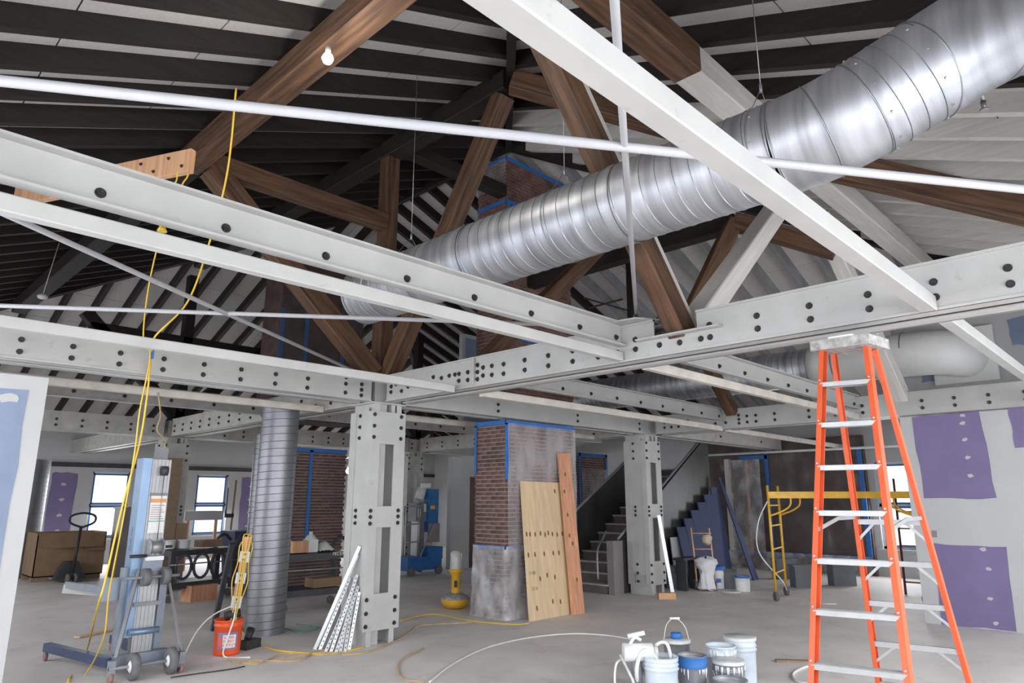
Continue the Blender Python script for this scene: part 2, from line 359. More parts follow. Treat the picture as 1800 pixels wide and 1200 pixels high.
# ---- roof: four slopes of boards and rafters ----
ceil = MB()
A1 = (XW+RIDGE, YS+RIDGE); A2 = (XW+RIDGE, YN-RIDGE); ZR = Z0+SL*RIDGE
c = {'sw': (XW, YS, Z0), 'se': (XE, YS, Z0), 'nw': (XW, YN, Z0), 'ne': (XE, YN, Z0), 'a': (*A1, ZR), 'b': (*A2, ZR)}
T = 0.06
for poly in (('sw', 'nw', 'b', 'a'), ('se', 'sw', 'a'), ('ne', 'se', 'a', 'b'), ('nw', 'ne', 'b')):
    ceil.prism([Vector(c[k])+Vector((0, 0, .035)) for k in poly], (0, 0, T))
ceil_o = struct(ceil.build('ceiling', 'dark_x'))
def panels(side):
    step = 1.022; k0 = 0
    L = (YN-YS) if side in 'WE' else (XE-XW)
    d = 0.0
    while d < RIDGE-.05:
        d1 = min(d+step, RIDGE)
        for seg in range(2):
            g = 0.006; e0, e1 = d+g, d1-g
            half = L/2
            if seg == 0: q = [(d, d), (d, half-g), (d1, half-g), (d1, d1)]
            else: q = [(d, half+g), (d, L-d), (d1, L-d1), (d1, half+g)]
            if q[2][1]-q[3][1] < 0.02 and q[1][1]-q[0][1] < 0.02: continue
            pts = []
            for dd, a in q:
                dd2 = e0 if dd == d else e1; z = Z0+SL*dd2
                if side == 'W': pts.append((XW+dd2, YS+a, z))
                elif side == 'E': pts.append((XE-dd2, YS+a, z))
                elif side == 'S': pts.append((XW+a, YS+dd2, z))
                else: pts.append((XW+a, YN-dd2, z))
            b = MB(); b.prism(pts, (0, 0, 0.03)); b.build('roof_board', 'sheath', ceil_o)
        d = d1
for s in 'WSEN': panels(s)
RT_, RD = 0.09, 0.195
def rafter(side, a):
    if side in 'WE':
        dm = min(a-YS, YN-a, RIDGE)
        if dm < .3: return
        sx = 1 if side == 'W' else -1; x0 = XW if side == 'W' else XE
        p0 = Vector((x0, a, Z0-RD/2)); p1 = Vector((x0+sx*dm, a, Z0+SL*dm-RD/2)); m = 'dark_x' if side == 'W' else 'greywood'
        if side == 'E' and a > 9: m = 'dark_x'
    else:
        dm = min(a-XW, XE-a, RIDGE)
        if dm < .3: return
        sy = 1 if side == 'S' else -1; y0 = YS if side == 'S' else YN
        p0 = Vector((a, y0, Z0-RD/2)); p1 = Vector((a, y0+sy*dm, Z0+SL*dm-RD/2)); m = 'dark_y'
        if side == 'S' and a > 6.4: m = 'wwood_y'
    b = MB(); b.bar(p0, p1, RT_, RD*math.cos(math.atan(SL))); b.build('rafter', m, ceil_o)
k = -16; SRA = 5.06
while k < 40:
    a = 5.905+.572*k; b_ = SRA+.572*k; k += 1
    if YS < a < YN: rafter('W', a); rafter('E', a)
    if XW < b_ < XE: rafter('S', b_); rafter('N', b_)
for p0, p1 in ((c['sw'], c['a']), (c['se'], c['a']), (c['nw'], c['b']), (c['ne'], c['b']), (c['a'], c['b'])):
    b = MB(); b.bar(Vector(p0)-Vector((0,0,.13)), Vector(p1)-Vector((0,0,.13)), .1, .26); b.build('hip_rafter', 'dark_y', ceil_o)
# ---- partitions ----
pw = MB(); pw.box((11.5, -1.6, 0), (11.64, 3.02, 2.915)); pwo = struct(pw.build('wall_right_partition', 'drywall'))
def px_patch(parent, x, quad, m='purple'):
    pts = []
    for i in range(len(quad)):
        a = onX(x, *quad[i]); b_ = onX(x, *quad[(i+1) % len(quad)])
        for j in range(5): pts.append(a.lerp(b_, j/5)+Vector((0, random.uniform(-.012, .012), random.uniform(-.012, .012))))
    b = MB(); b.prism(pts, (-.004, 0, 0)); return b.build('bare_board_patch', m, parent)
px_patch(pwo, 11.499, [(1602, 733), (1722, 723), (1752, 876), (1626, 876)])
px_patch(pwo, 11.499, [(1640, 955), (1768, 962), (1787, 1108), (1655, 1098)])
px_patch(pwo, 11.499, [(1772, 716), (1830, 712), (1840, 790), (1785, 786)])
sp = [(1692, 730), (1692, 743), (1696, 772), (1701, 804), (1706, 836), (1738, 1000), (1740, 1052), (1750, 1095), (1728, 965)]
spots(pwo, [tuple(onX(11.494, x, y)[1:]) for x, y in sp], 'x', 11.494, -1, .03)
q = onX(11.49, 1643, 938); b = MB(); b.cbox(q, (.02, .05, .09)); b.build('outlet_box', 'grey', pwo)
# wall above, behind the white duct
uw = MB(); uw.box((12.7, -2.2, 3.3), (12.82, 3.3, Z0+SL*(XE-12.7)-.3)); uwo = struct(uw.build('wall_right_upper', 'drywall'))
px_patch(uwo, 12.699, [(1680, 580), (1730, 598), (1728, 628), (1690, 632)], 'bluewash'); px_patch(uwo, 12.699, [(1622, 655), (1690, 648), (1692, 664), (1620, 672)], 'bluewash')
px_patch(uwo, 12.699, [(1770, 562), (1812, 552), (1812, 606), (1778, 606)], 'bluewash')
# drywall return beside the lift
pl = MB(); pl.box((-2.0, 7.38, 0), (1.46, 7.50, 2.79)); plo = struct(pl.build('wall_left_partition', 'drywall'))
patch(plo, 'y', 7.38, -1, -1.8, 1.32, .35, 2.66, 'bluewash', jag=.012); spots(plo, [(1.18, 2.58), (.9, 2.2)], 'y', 7.375, -1, .06)
# doorway wall in the distance
dw = MB(); D0 = 13.6; dw.box((11.7, D0, 0), (12.35, D0+.14, 2.78)); dw.box((13.0, D0, 0), (14.6, D0+.14, 2.78)); dw.box((12.35, D0, 2.3), (13.0, D0+.14, 2.78))
dwo = struct(dw.build('wall_left_doorway', 'drywall'))
d1 = MB(); d1.box((12.36, D0+.03, 0), (12.99, D0+.09, 2.29)); d1o = struct(d1.build('door_1', 'door'))
h = MB(); h.cyl((12.9, D0+.03, 1.0), (12.9, D0-.03, 1.0), .02); h.build('door_handle', 'alu', d1o)
# pale upper-floor partition seen between the timbers
up = MB(); up.box((10.6, 12.0, 3.3), (16, 12.12, 5.6)); upo = struct(up.build('wall_left_upper', 'drywall')); patch(upo, 'y', 12.0, -1, 10.7, 12.3, 3.4, 5.5, 'bluewash')
# ================= STEELWORK =================
ZB, ZTP = 2.92, 3.26
def girder(name, label, axis, v, a0, a1, group=None, bolts=(), face='-', half=0.19, m='steel', notch=None, single=False, zb=ZB, zt=ZTP, fw=0.085, pair=True):
    # two channels back to back (axis 'y': runs along y at x=v), flanges outwards; bolts on the near face
    loc = (v, a0, zb) if axis == 'y' else (a0, v, zb)
    e = thing(name, label, 'girder', loc, group)
    def bx(b, u0, u1, p0, p1, z0, z1):
        u0, u1 = sorted((u0, u1))
        if axis == 'y': b.box((v+u0, p0, z0), (v+u1, p1, z1))
        else: b.box((p0, v+u0, z0), (p1, v+u1, z1))
    for s in (-1, 1):
        wi = half*s; nt_ = notch if s < 0 else None
        wb = MB()
        if nt_:
            bx(wb, wi, wi-.014*s, a0, a1, zb, 3.09); bx(wb, wi, wi-.014*s, a0, nt_[0], 3.09, zt); bx(wb, wi, wi-.014*s, nt_[1], a1, 3.09, zt)
        else: bx(wb, wi, wi-.014*s, a0, a1, zb, zt)
        wb.build('web', m, e)
        f = MB(); bx(f, wi+.010*s, wi-.13*s, a0, a1, zb, zb+.018); f.build('bottom_flange', m, e)
        for p0, p1 in ([(a0, a1)] if not notch else [(a0, notch[0]), (notch[1], a1)]):
            f = MB(); bx(f, wi+.014*s, wi-.12*s, p0, p1, zt-.02, zt); f.build('top_flange', m, e)
    pk = MB(); bx(pk, -.05, .05, a0+.1, a1-.1, zb+.03, zb+.08); pk.build('packing_strip', 'rust', e)
    f = -half
    for p, z in bolts:
        bolt(e, (v+f, p, z) if axis == 'y' else (p, v+f, z), '-x' if axis == 'y' else '-y')
    return e
def rows(ps, zs): return [(p, z) for p in ps for z in zs]
R2 = (3.01, 3.115)
XG1, XG2, YG, YG2 = 5.2, 11.4, 7.45, 14.6
def seq(a, b, d):
    out = []
    while a < b: out.append(a); a += d
    return out
end1 = [(7.1, 3.03), (7.1, 3.1), (7.0, 3.12), (6.88, 3.02), (6.88, 3.11), (6.75, 3.06), (6.26, 3.12), (6.11, 3.09), (5.97, 3.1), (5.87, 3.1), (5.8, 3.1), (5.8, 3.02), (5.65, 3.1), (5.65, 3.01),
        (5.49, 3.16), (5.49, 3.08), (5.49, 3.0), (5.4, 3.12), (5.4, 3.03), (5.26, 3.12), (5.26, 3.02)]
gb1 = girder('steel_girder', 'white riveted steel girder notched for a brown timber strut', 'y', 5.27, -2.1, 7.2,
             bolts=rows(seq(.205, 2.7, .41), R2) + rows((2.75, 2.95), (3.01,)) + rows((3.15, 3.4), (3.02, 3.11)) + [(3.6, 3.02)] + rows((3.82,), (3.01,)) + rows((4.13, 4.445, 4.77, 5.08), R2) + end1, notch=(2.78, 3.2))
b = MB(); b.box((5.045, 5.52, 2.94), (5.08, 5.55, 3.25)); b.build('splice_edge', 'steel', gb1)
b = MB(); b.box((5.0, 2.55, 3.075), (5.08, 3.35, 3.09)); b.build('splice_angle', 'steel', gb1)
gb2 = girder('steel_girder', 'white riveted steel girder above the purple patched wall', 'y', 11.51, -2.1, 7.2,
             bolts=rows(seq(.6, 4.6, .41), R2) + rows((4.86, 5.19, 5.35), R2) + rows((5.5,), (3.0, 3.07, 3.14)) + rows((5.75, 5.95), (3.03,)) + rows((6.5, 6.7, 6.85, 7.0), (3.03, 3.12)))
g3 = girder('steel_girder', 'white riveted girder meeting the slotted column, above the drywall return', 'x', 7.51, -2.1, 4.93,
            bolts=rows(seq(.385, 4.3, .405), (2.99, 3.10)) + rows((4.55,), (2.99, 3.1, 3.18)) + rows((4.78,), (2.98, 3.05, 3.12)))
g4 = girder('steel_girder', 'plain white girder over the taped brick pillar', 'x', 7.51, 5.47, 11.1, bolts=rows((5.6,), (2.98,)) + rows((7.2, 9.1, 10.95), (3.0, 3.1)))
g5 = girder('steel_girder', 'stained cream girder over the grey sheeted staircase', 'x', YG, 11.75, 17.15, m='steel_dirty', bolts=rows((14.0, 16.0), (3.05,)))
g6 = girder('steel_girder', 'white riveted girder behind the floor-standing spiral duct', 'y', XG1, 7.75, 14.3, m='steel_dirty', bolts=rows(seq(8.0, 14.2, .41), R2))
g7 = girder('steel_girder', 'white girder running back from the column beside the stairs', 'y', XG2, 7.85, 14.3, m='steel_dirty', bolts=rows(seq(8.0, 14.2, .6), R2))
g8 = girder('steel_girder', 'far riveted girder ending at the boarded column', 'x', YG2, -2.1, 4.9, m='steel_dirty', bolts=rows(seq(.6, 4.9, .41), R2))
g9 = girder('steel_girder', 'far riveted girder between the boarded column and the lift', 'x', YG2, 5.5, 10.92, m='steel_dirty', bolts=rows(seq(5.7, 11.1, .41), R2))
g10 = girder('steel_girder', 'far girder beyond the doorway wall', 'x', YG2, 11.7, XE, m='steel_dirty')
for x, lab in ((XG1, 'white far girder from the boarded column to the window wall'), (XG2, 'white far girder from the column beside the blue lift')): girder('steel_girder', lab, 'y', x, 14.9, YN, m='steel_dirty', group='far girders to the window wall')
# single channels with one row of bolts
def channel(label, y, x0, x1, bolts, m='steel', z0=3.06, z1=3.28):
    e = thing('steel_channel', label, 'channel', (x0, y, z0))
    b = MB(); b.box((x0, y-.012, z0), (x1, y, z1)); b.build('web', m, e)
    for z in (z0, z1-.014):
        f = MB(); f.box((x0, y-.075, z), (x1, y-.012, z+.014)); f.build('flange', m, e)
    for x in bolts: bolt(e, (x, y-.012, (z0+z1)/2-.03), '-y')
    return e
channel('deep white channel with single bolts crossing above the pale bar', 3.56, -2.1, 5.07, seq(.182, 4.6, .6115) + [4.99])
channel('white channel with single bolts between two girders beside the ladder', 3.56, 5.48, 11.3, seq(5.7, 11.2, .61))
channel('white channel with single bolts over the grey spiral duct', 5.82, 5.48, 11.3, seq(5.7, 11.2, .61))
channel('white single-bolted channel behind the hanging yellow cords', 10.3, -2.1, 5.07, seq(.5, 5, .61), 'steel_dirty', 2.99, 3.24)
channel('white single-bolted channel in the dim bay behind the brick pillar', 10.3, 5.48, 11.3, seq(5.5, 11.2, .61), 'steel_dirty', 2.99, 3.24)
# pale bars hung under the girders
def flatbar(label, y, x0, x1, group=None, z=2.96, w=.075, h=.09, m='steel'):
    b = MB(); b.bar((x0, y, z), (x1, y, z), w, h, cham=.006); return tag(b.build('steel_bar', m), label, 'bar', group)
flatbar('thick white bar slanting across in front of the spiral duct', 1.07, -1.4, 5.06, w=.10, h=.10, z=2.965)
flatbar('pale blue-white bar below the deep single-bolted channel', 3.56, -2.1, 5.06, z=2.97, w=.075, h=.085)
flatbar('pale bar in front of the riveted girder by the drywall return', 5.84, -2.1, 5.02, z=2.925, w=.07, h=.085)
flatbar('white bar running to the purple wall under the girder', 1.07, 5.47, 11.3, z=2.965, w=.09)
flatbar('cream bar under the single-bolted channel beside the ladder', 3.56, 5.47, 11.3, z=2.955, m='steel_warm')
flatbar('cream bar below the channel over the grey spiral duct', 5.84, 5.47, 11.3, z=2.93, m='steel_warm')
flatbar('cream free-ended bar behind the hanging yellow cords', 8.62, -2.1, 5.0, z=2.94, m='steel_warm')
flatbar('cream bar in the dim bay behind the brick pillar', 8.62, 5.5, 11.2, z=2.94, m='steel_warm')
flatbar('cream bar under the stained girder by the staircase', 5.84, 11.5, XE, z=2.93, m='steel_warm')
# ---- columns: two channel posts tied by slotted cover plates ----
def column(label, x, y, m='steel', detail=True, group=None):
    e = thing('steel_column', label, 'column', (x, y, 0), group)
    x0, x1 = x-.26, x+.26
    for xx in (x-.20, x+.20):
        s = -1 if xx < x else 1
        b = MB(); b.box((xx-.008, y-.14, 0), (xx+.008, y+.32, 2.9)); b.box((xx-.07*(s > 0), y-.148, 0), (xx+.07*(s < 0), y-.132, 2.9)); b.box((xx-.07*(s > 0), y+.31, 0), (xx+.07*(s < 0), y+.326, 2.9))
        b.build('post_channel', m, e)
    b = MB(); b.box((x-.14, y-.10, 0), (x-.0, y+.2, 2.9)); b.build('core_post', m, e)
    # near cover plate with two slots
    pz = [(.17, .59), (1.365, 1.62), (2.39, 2.80)]; yy = (y-.165, y-.149)
    b = MB()
    for z0, z1 in pz: b.box((x0, yy[0], z0), (x1, yy[1], z1))
    for z0, z1 in ((.59, 1.365), (1.62, 2.39)):
        b.box((x0, yy[0], z0), (x-.13, yy[1], z1)); b.box((x+.09, yy[0], z0), (x1, yy[1], z1))
    b.build('cover_plate', m, e)
    b = MB(); b.box((x0-.0, y-.149, .17), (x0+.016, y-.06, 2.8)); b.box((x0, y+.2, .17), (x0+.016, y+.33, 2.8)); b.build('side_flange', m, e)
    b = MB(); b.box((x0+.012, y-.06, .35), (x0+.02, y+.2, 2.85)); b.build('side_plate', m, e)
    b = MB(); b.box((x-.12, y-.12, 2.8), (x-.06, y+.1, 2.93)); b.box((x+.06, y-.12, 2.8), (x+.12, y+.1, 2.93)); b.box((x-.26, y-.16, 2.9), (x+.26, y+.32, 2.92)); b.build('head_bracket', m, e)
    b = MB(); b.box((x-.2, y-.11, 2.92), (x+.22, y+.28, 3.25)); b.build('joint_plate', m, e)
    if detail:
        zs = (.23, .376, .53, 1.415, 1.493, 1.567, 2.47, 2.61, 2.755)
        for z in zs:
            for xx in (x0+.035, x1-.07): bolt(e, (xx, yy[0], z), '-y')
            bolt(e, (x0+.012, y+.12, z), '-x')
    return e
col1 = column('white slotted steel column with zinc studs leaning on it', XG1, YG)
col2 = column('white slotted steel column beside the sheeted staircase', XG2, YG+.05)
col3 = column('white steel column behind the aluminium material lift', XG1, YG2, 'steel_dirty')
col4 = column('dim white steel column beside the blue lift', 11.2, YG2, 'steel_dirty')
# connection plate on top of the girder node
cp = MB(); cp.prism([(4.95, 3.3, 3.262), (5.2, 3.15, 3.262), (5.28, 3.35, 3.262), (5.28, 3.75, 3.262), (5.1, 3.75, 3.262), (4.9, 3.6, 3.262)], (0, 0, .014)); cpo = cp.build('gusset_plate', 'steel', gb1)
for p in ((4.98, 3.5), (5.02, 3.42), (5.12, 3.3), (5.16, 3.2)): bolt(gb1, (p[0], p[1], 3.276), '+z')
# ---- horizontal tie rods ----
def rod(label, pts, r, m='rod'):
    b = MB(); b.tube(pts, r, 12); return tag(b.build('tie_rod', m), label, 'rod')
r1 = rod('white tie rod ending in a clevis at the girder joint', [(5.16, 3.43, 3.32), (1.62, 1.11, 3.30), (.9, .64, 3.3)], .017)
b = MB(); b.cyl((5.12, 3.40, 3.27), (5.2, 3.46, 3.36), .035, .03, 10); b.build('clevis', 'rod', r1)
rod('long white pipe crossing in front of the spiral duct', [(-1.6, 4.39, 3.3), (.299, 3.099, 3.30), (4.286, .393, 3.30), (5.0, -.1, 3.3)], .023)
rod('white tie rod running level beneath the spiral duct end', [(-.8, 8.36, 3.2), (.954, 6.988, 3.30), (5.2, 3.67, 3.3)], .019)
rod('white diagonal tie rod dropping to the slotted column head', [(-.9, 3.66, 3.3), (.68, 4.709, 3.30), (4.95, 7.55, 3.29)], .019)
# ================= TIMBERS =================
def timber(name, label, p0, p1, w, h, m, up=(0, 0, 1), cham=.012):
    p0 = Vector(p0); p1 = Vector(p1); d = (p1-p0); L = d.length; d.normalize(); s = d.cross(Vector(up))
    if s.length < 1e-4: s = d.cross(Vector((1, 0, 0)))
    s.normalize(); u = s.cross(d)
    b = MB(); b.bar((0, 0, 0), (L, 0, 0), w, h, (0, 0, 1), cham)      # modelled along its own grain, then set in place
    o = b.build(name, m.split('_')[0]+'_x'); mx = Matrix((d, -s, u)).transposed().to_4x4(); mx.translation = p0; o.matrix_world = mx
    return tag(o, label, 'timber')
timber('timber_purlin', 'brown timber purlin beside the bare lit bulb', (2.53, 2.7, 5.44), (2.53, 7.6, 5.44), .23, .25, 'wood_y')
timber('timber_purlin', 'purlin coloured near-black for shade continuing behind the collar joint', (2.53, 7.62, 5.44), (2.53, 16.2, 5.44), .25, .25, 'dark_y')
timber('timber_purlin', 'brown purlin above the thick slanting white bar', (2.4, 2.62, 5.46), (4.9, 2.62, 5.46), .27, .27, 'wood_x')
timber('timber_purlin', 'whitewashed purlin carrying the white rafters past the duct elbow', (4.9, 2.62, 5.46), (13.2, 2.62, 5.46), .25, .27, 'wwood_x')
timber('timber_purlin', 'upper dark purlin meeting the hip above the timber post', (5.2, 5.1, 6.58), (5.2, 14.3, 6.58), .25, .25, 'dark_y')
timber('diagonal_timber', 'long brown diagonal timber from the hip down past the duct', (5.12, 5.0, 6.5), (6.5, 3.66, 5.93), .2, .25, 'wood_x')
timber('diagonal_timber', 'dark brown split timber emerging below the duct elbow', (7.2, 2.9, 5.62), (10.2, -.6, 4.25), .16, .34, 'wood_x')
timber('timber_collar', 'brown level collar joining the purlin end to the post', (2.5, 7.45, 5.44), (5.1, 7.45, 5.44), .2, .22, 'wood_x')
timber('timber_post', 'brown upright post standing on the slotted column', (5.2, 7.52, 3.3), (5.2, 7.52, 6.5), .2, .22, 'wood_z', (0, 1, 0))
timber('timber_strut', 'brown strut leaning from the column head to the collar joint', (5.02, 7.45, 3.3), (2.72, 7.45, 5.38), .21, .26, 'wood_z')
timber('timber_strut', 'brown strut rising from the column head to the hip joint', (5.22, 7.36, 3.3), (5.2, 5.22, 6.45), .21, .22, 'wood_z')
timber('timber_collar', 'dark collar from the post to the brick chimney', (5.2, 7.5, 6.72), (7.46, 7.5, 6.72), .2, .2, 'dark_x')
timber('timber_strut', 'brown strut rising from the girder notch behind the duct', (5.28, 2.98, 3.0), (3.05, 2.95, 5.42), .17, .22, 'wood_z')
timber('timber_strut', 'whitewashed strut rising from the girder notch beside the brown one', (5.36, 2.97, 3.2), (7.9, 3.0, 5.34), .22, .2, 'wwood_x')
timber('timber_strut', 'pale strip added as the lit right face of the brown notched strut', (5.40, 3.0, 3.10), (3.17, 2.965, 5.52), .155, .09, 'wwood_z')  # added strip, its pale colour stands for the brown strut's lit face
timber('timber_strut', 'whitewashed strut landing on the girder over the purple wall', (11.36, 2.92, 3.2), (8.95, 3.0, 5.4), .2, .22, 'wwood_x')
timber('timber_strut', 'dusty brown strut crossing the chimney from the girder', (5.3, 5.6, 3.25), onY(5.6, 1062, 425), .18, .2, 'wood_x')
timber('timber_strut', 'brown strut rising beyond the girder from the staircase bay', (11.3, 5.6, 3.2), (9.3, 5.65, 5.3), .18, .2, 'wood_x')
q0 = P(1216, 548, 8.6); q1 = P(1290, 390, 9.0)
timber('timber_strut', 'dark brown strut standing in front of the pale rafters', q0, q1, .18, .2, 'wood_z')
timber('timber_purlin', 'dark purlin dropping left behind the duct from the strut head', q1, q1+Vector((0, 4.2, 0)), .2, .24, 'dark_y')
timber('timber_purlin', 'dark brown timber sloping right from the strut head before pale rafters', q1, P(1470, 440, 8.4), .2, .22, 'wood_x')
timber('timber_post', 'dark slender post beside the wire hung sprinkler cross', onY(6.6, 1112, 560), onY(6.6, 1108, 445), .14, .14, 'dark_z', (0, 1, 0))
FT = ('column behind the material lift', 'column beside the blue lift')
for i, (x, y) in enumerate(((5.2, 14.6), (11.3, 14.6))):
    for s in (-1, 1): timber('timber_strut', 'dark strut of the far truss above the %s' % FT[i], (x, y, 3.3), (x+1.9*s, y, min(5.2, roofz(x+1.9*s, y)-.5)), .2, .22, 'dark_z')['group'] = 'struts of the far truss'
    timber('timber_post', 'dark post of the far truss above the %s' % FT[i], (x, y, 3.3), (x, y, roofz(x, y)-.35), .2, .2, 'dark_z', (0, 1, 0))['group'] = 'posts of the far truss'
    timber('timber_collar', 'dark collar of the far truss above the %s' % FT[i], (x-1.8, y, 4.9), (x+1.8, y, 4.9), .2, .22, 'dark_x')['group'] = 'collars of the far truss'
timber('timber_strut', 'dark brown strut left of the hanging cords', (-.6, 14.6, 3.3), (1.3, 14.6, 4.8), .22, .24, 'dark_z')
# fresh plank bolted high up
pk = thing('bolted_plank', 'fresh orange-brown plank with steel bolts beneath the roof', 'plank', onZ(4.6, 338, 280))
pA = onZ(4.6, 338, 283); pB = onZ(4.6, 30, 345); dz = (pB-pA).normalized()
b = MB(); b.bar(pA, pB, .06, .22, cham=.004); b.build('plank_body', 'lumber', pk)
nrm = dz.cross(Vector((0, 0, 1))).normalized(); nrm = nrm if nrm.dot(CE-pA) > 0 else -nrm
for i in range(8):
    t = .08+i*.16; z = .05 if i % 2 else -.05
    o = inst('bolt', BOLT, pk, pA + dz*t + nrm*.032 + Vector((0, 0, z))); o.rotation_euler = nrm.to_track_quat('Z', 'Y').to_euler(); o.scale = (.6, .6, .6)
# ================= DUCTS =================
def helix(b, p0, p1, r, pitch, w=.006, seg=26):
    p0 = Vector(p0); p1 = Vector(p1); d = (p1-p0); L = d.length; d.normalize(); a = d.orthogonal().normalized(); c_ = d.cross(a)
    n = int(L/pitch*seg); pts = []
    for i in range(n+1):
        t = 2*math.pi*i/seg; pts.append((p0 + d*(L*i/n), a*math.cos(t)+c_*math.sin(t)))
    vs = []
    for p, q in pts: vs += [p+q*r-d*w, p+q*(r+.005), p+q*r+d*w]
    fs = []
    for i in range(n):
        for k_ in range(2): fs.append([i*3+k_, i*3+k_+1, i*3+3+k_+1, i*3+3+k_])
    b.add(vs, fs)
XD, ZD, RDU = 4.0, 3.86, .30
du = thing('spiral_duct', 'large galvanised spiral duct bending up under the roof', 'duct', (XD, 3, ZD))
E0 = Vector((XD, 6.15, ZD)); E1 = Vector((XD, 1.5, ZD))
b = MB(); b.cyl(E0, E1, RDU, seg=56, caps=False); b.cyl(E0, E1, RDU-.012, seg=56, caps=False); b.build('straight_run', 'galv', du)
b = MB(); helix(b, E0+Vector((0, -.02, 0)), E1, RDU, .125, .0035, 40); b.build('spiral_seam', 'seam', du)
b = MB(); b.tube([E0, E0+Vector((0, -.03, 0))], RDU+.006, 56, False); b.build('end_rim', 'galv', du)
for y in (2.75, 4.4):
    b = MB(); b.tube([(XD, y, ZD), (XD, y-.09, ZD)], RDU+.006, 56, False); b.build('joint_band', 'galv', du)
EL = [E1, Vector((XD+.01, 1.28, ZD+.02)), Vector((XD+.07, 1.05, ZD+.10))]
E2 = Vector((4.17, .72, 4.12)); E3 = Vector((4.34, .42, 4.30)); E4 = Vector((4.62, .18, 4.40)); E5 = Vector((5.6, -.25, 4.42))
path = smoothpath([E1, EL[1], EL[2]], 4) + smoothpath([EL[2], E2], 2)[1:] + smoothpath([E2, E3, E4, E5], 5)[1:]
b = MB(); b.tube(path, RDU, 56, False); b.build('elbow_run', 'galv', du)
b = MB(); helix(b, EL[2], E2, RDU, .10, .003, 40); b.build('spiral_seam', 'seam', du)
for p, q in ((E1, EL[1]), (EL[1], EL[2]), (EL[2], E2), (EL[2].lerp(E2, .95), E3), (E3, E4)):
    d = (q-p).normalized(); b = MB(); b.tube([p-d*.006, p, p+d*.006], [RDU, RDU+.008, RDU], 56, False); b.build('joint_ring', 'seam', du)
def screws(parent, p, d, r, n):
    a = d.orthogonal().normalized(); c_ = d.cross(a)
    for i in range(n):
        t = 2*math.pi*i/n; q = a*math.cos(t)+c_*math.sin(t)
        o = inst('screw', SCREW, parent, p+q*r); o.rotation_euler = q.to_track_quat('Z', 'Y').to_euler()
sb = MB(); sb.cyl((0, 0, 0), (0, 0, .008), .008, .006, 8); SCREW = bpy.data.meshes.new('screw'); SCREW.from_pydata([tuple(v) for v in sb.v], [], sb.f); SCREW.materials.append(M['alu'])
screws(du, E1+Vector((0, .1, 0)), Vector((0, 1, 0)), RDU, 10); screws(du, EL[2].lerp(E2, .12), (E2-EL[2]).normalized(), RDU, 10); screws(du, EL[2].lerp(E2, .9), (E2-EL[2]).normalized(), RDU, 10)
# wire hangers
def hanger(label, y):
    top = Vector((XD, y, roofz(XD, y)-.05)); kn = Vector((XD, y, ZD+RDU+.17))
    e = thing('wire_hanger', label, 'hanger', kn)
    b = MB(); b.tube([top, kn], .0035, 6); b.build('cable', 'wire', e)
    b = MB(); b.cyl(kn-Vector((0, 0, .03)), kn+Vector((0, 0, .03)), .011, seg=8); b.build('clamp', 'alu', e)
    b = MB(); pts = []
    for i in range(25):
        t = math.radians(60) - math.radians(300)*i/24
        pts.append((XD+(RDU+.008)*math.cos(t+math.radians(0)), y, ZD+(RDU+.008)*math.sin(t)))
    b.tube([kn]+[Vector(p) for p in pts]+[kn], .003, 6); b.build('sling', 'wire', e)
hanger('thin wire hanger near the open end of the spiral duct', 5.35); hanger('thin wire hanger at the middle of the spiral duct', 3.3); hanger('thin wire hanger near the duct elbow', 1.62)
def vduct(label, x, y, r, z1, pitch=.1, group=None):
    e = thing('spiral_duct', label, 'duct', (x, y, 0), group)
    b = MB(); b.cyl((x, y, 0), (x, y, z1), r, seg=44, caps=False); b.cyl((x, y, 0), (x, y, z1), r-.012, seg=44, caps=False); b.build('pipe', 'galv_dull', e)
    b = MB(); helix(b, (x, y, .02), (x, y, z1), r, pitch, .004, 32); b.build('spiral_seam', 'seam', e)
    return e
q = fl(466, 1118); vduct('upright spiral duct standing on the floor beside the orange bucket', 4.58, 9.0, .25, 2.95)
vduct('upright spiral duct close behind the floor-standing one', 6.35, 13.0, .22, 2.95)
q = onY(16.5, 95, 900); vduct('upright spiral duct beside the cardboard box', q.x, 19.3, .42, 2.6)
# horizontal duct beyond the girder, bare then wrapped white
hd = thing('branch_duct', 'spiral duct, bare grey then wrapped white, ending at the blue patched wall', 'duct', (12.0, 4, 3.93))
b = MB(); b.cyl((12.0, 10.5, 3.95), (12.0, 4.4, 3.95), .33, seg=40); b.build('bare_run', 'galv', hd)
b = MB(); helix(b, (12, 10.5, 3.95), (12, 4.4, 3.95), .33, .12, .004, 32); b.build('spiral_seam', 'seam', hd)
b = MB(); b.tube(smoothpath([(12.0, 4.4, 3.95), (12.0, 3.4, 3.95), (12.0, 2.8, 3.94), (12.12, 2.45, 3.93), (12.45, 2.3, 3.92), (12.66, 2.28, 3.92)], 5), .345, 40); b.build('wrapped_elbow', 'ductwhite', hd)
for y in (4.0, 3.4, 2.95):
    b = MB(); b.tube([(12, y, 3.95), (12, y-.02, 3.95)], .352, 40, False); b.build('wrap_joint', 'grey', hd)
b = MB(); b.box((12.58, 1.85, 3.5), (12.69, 2.72, 4.36)); b.build('wall_collar', 'ductwhite', hd)
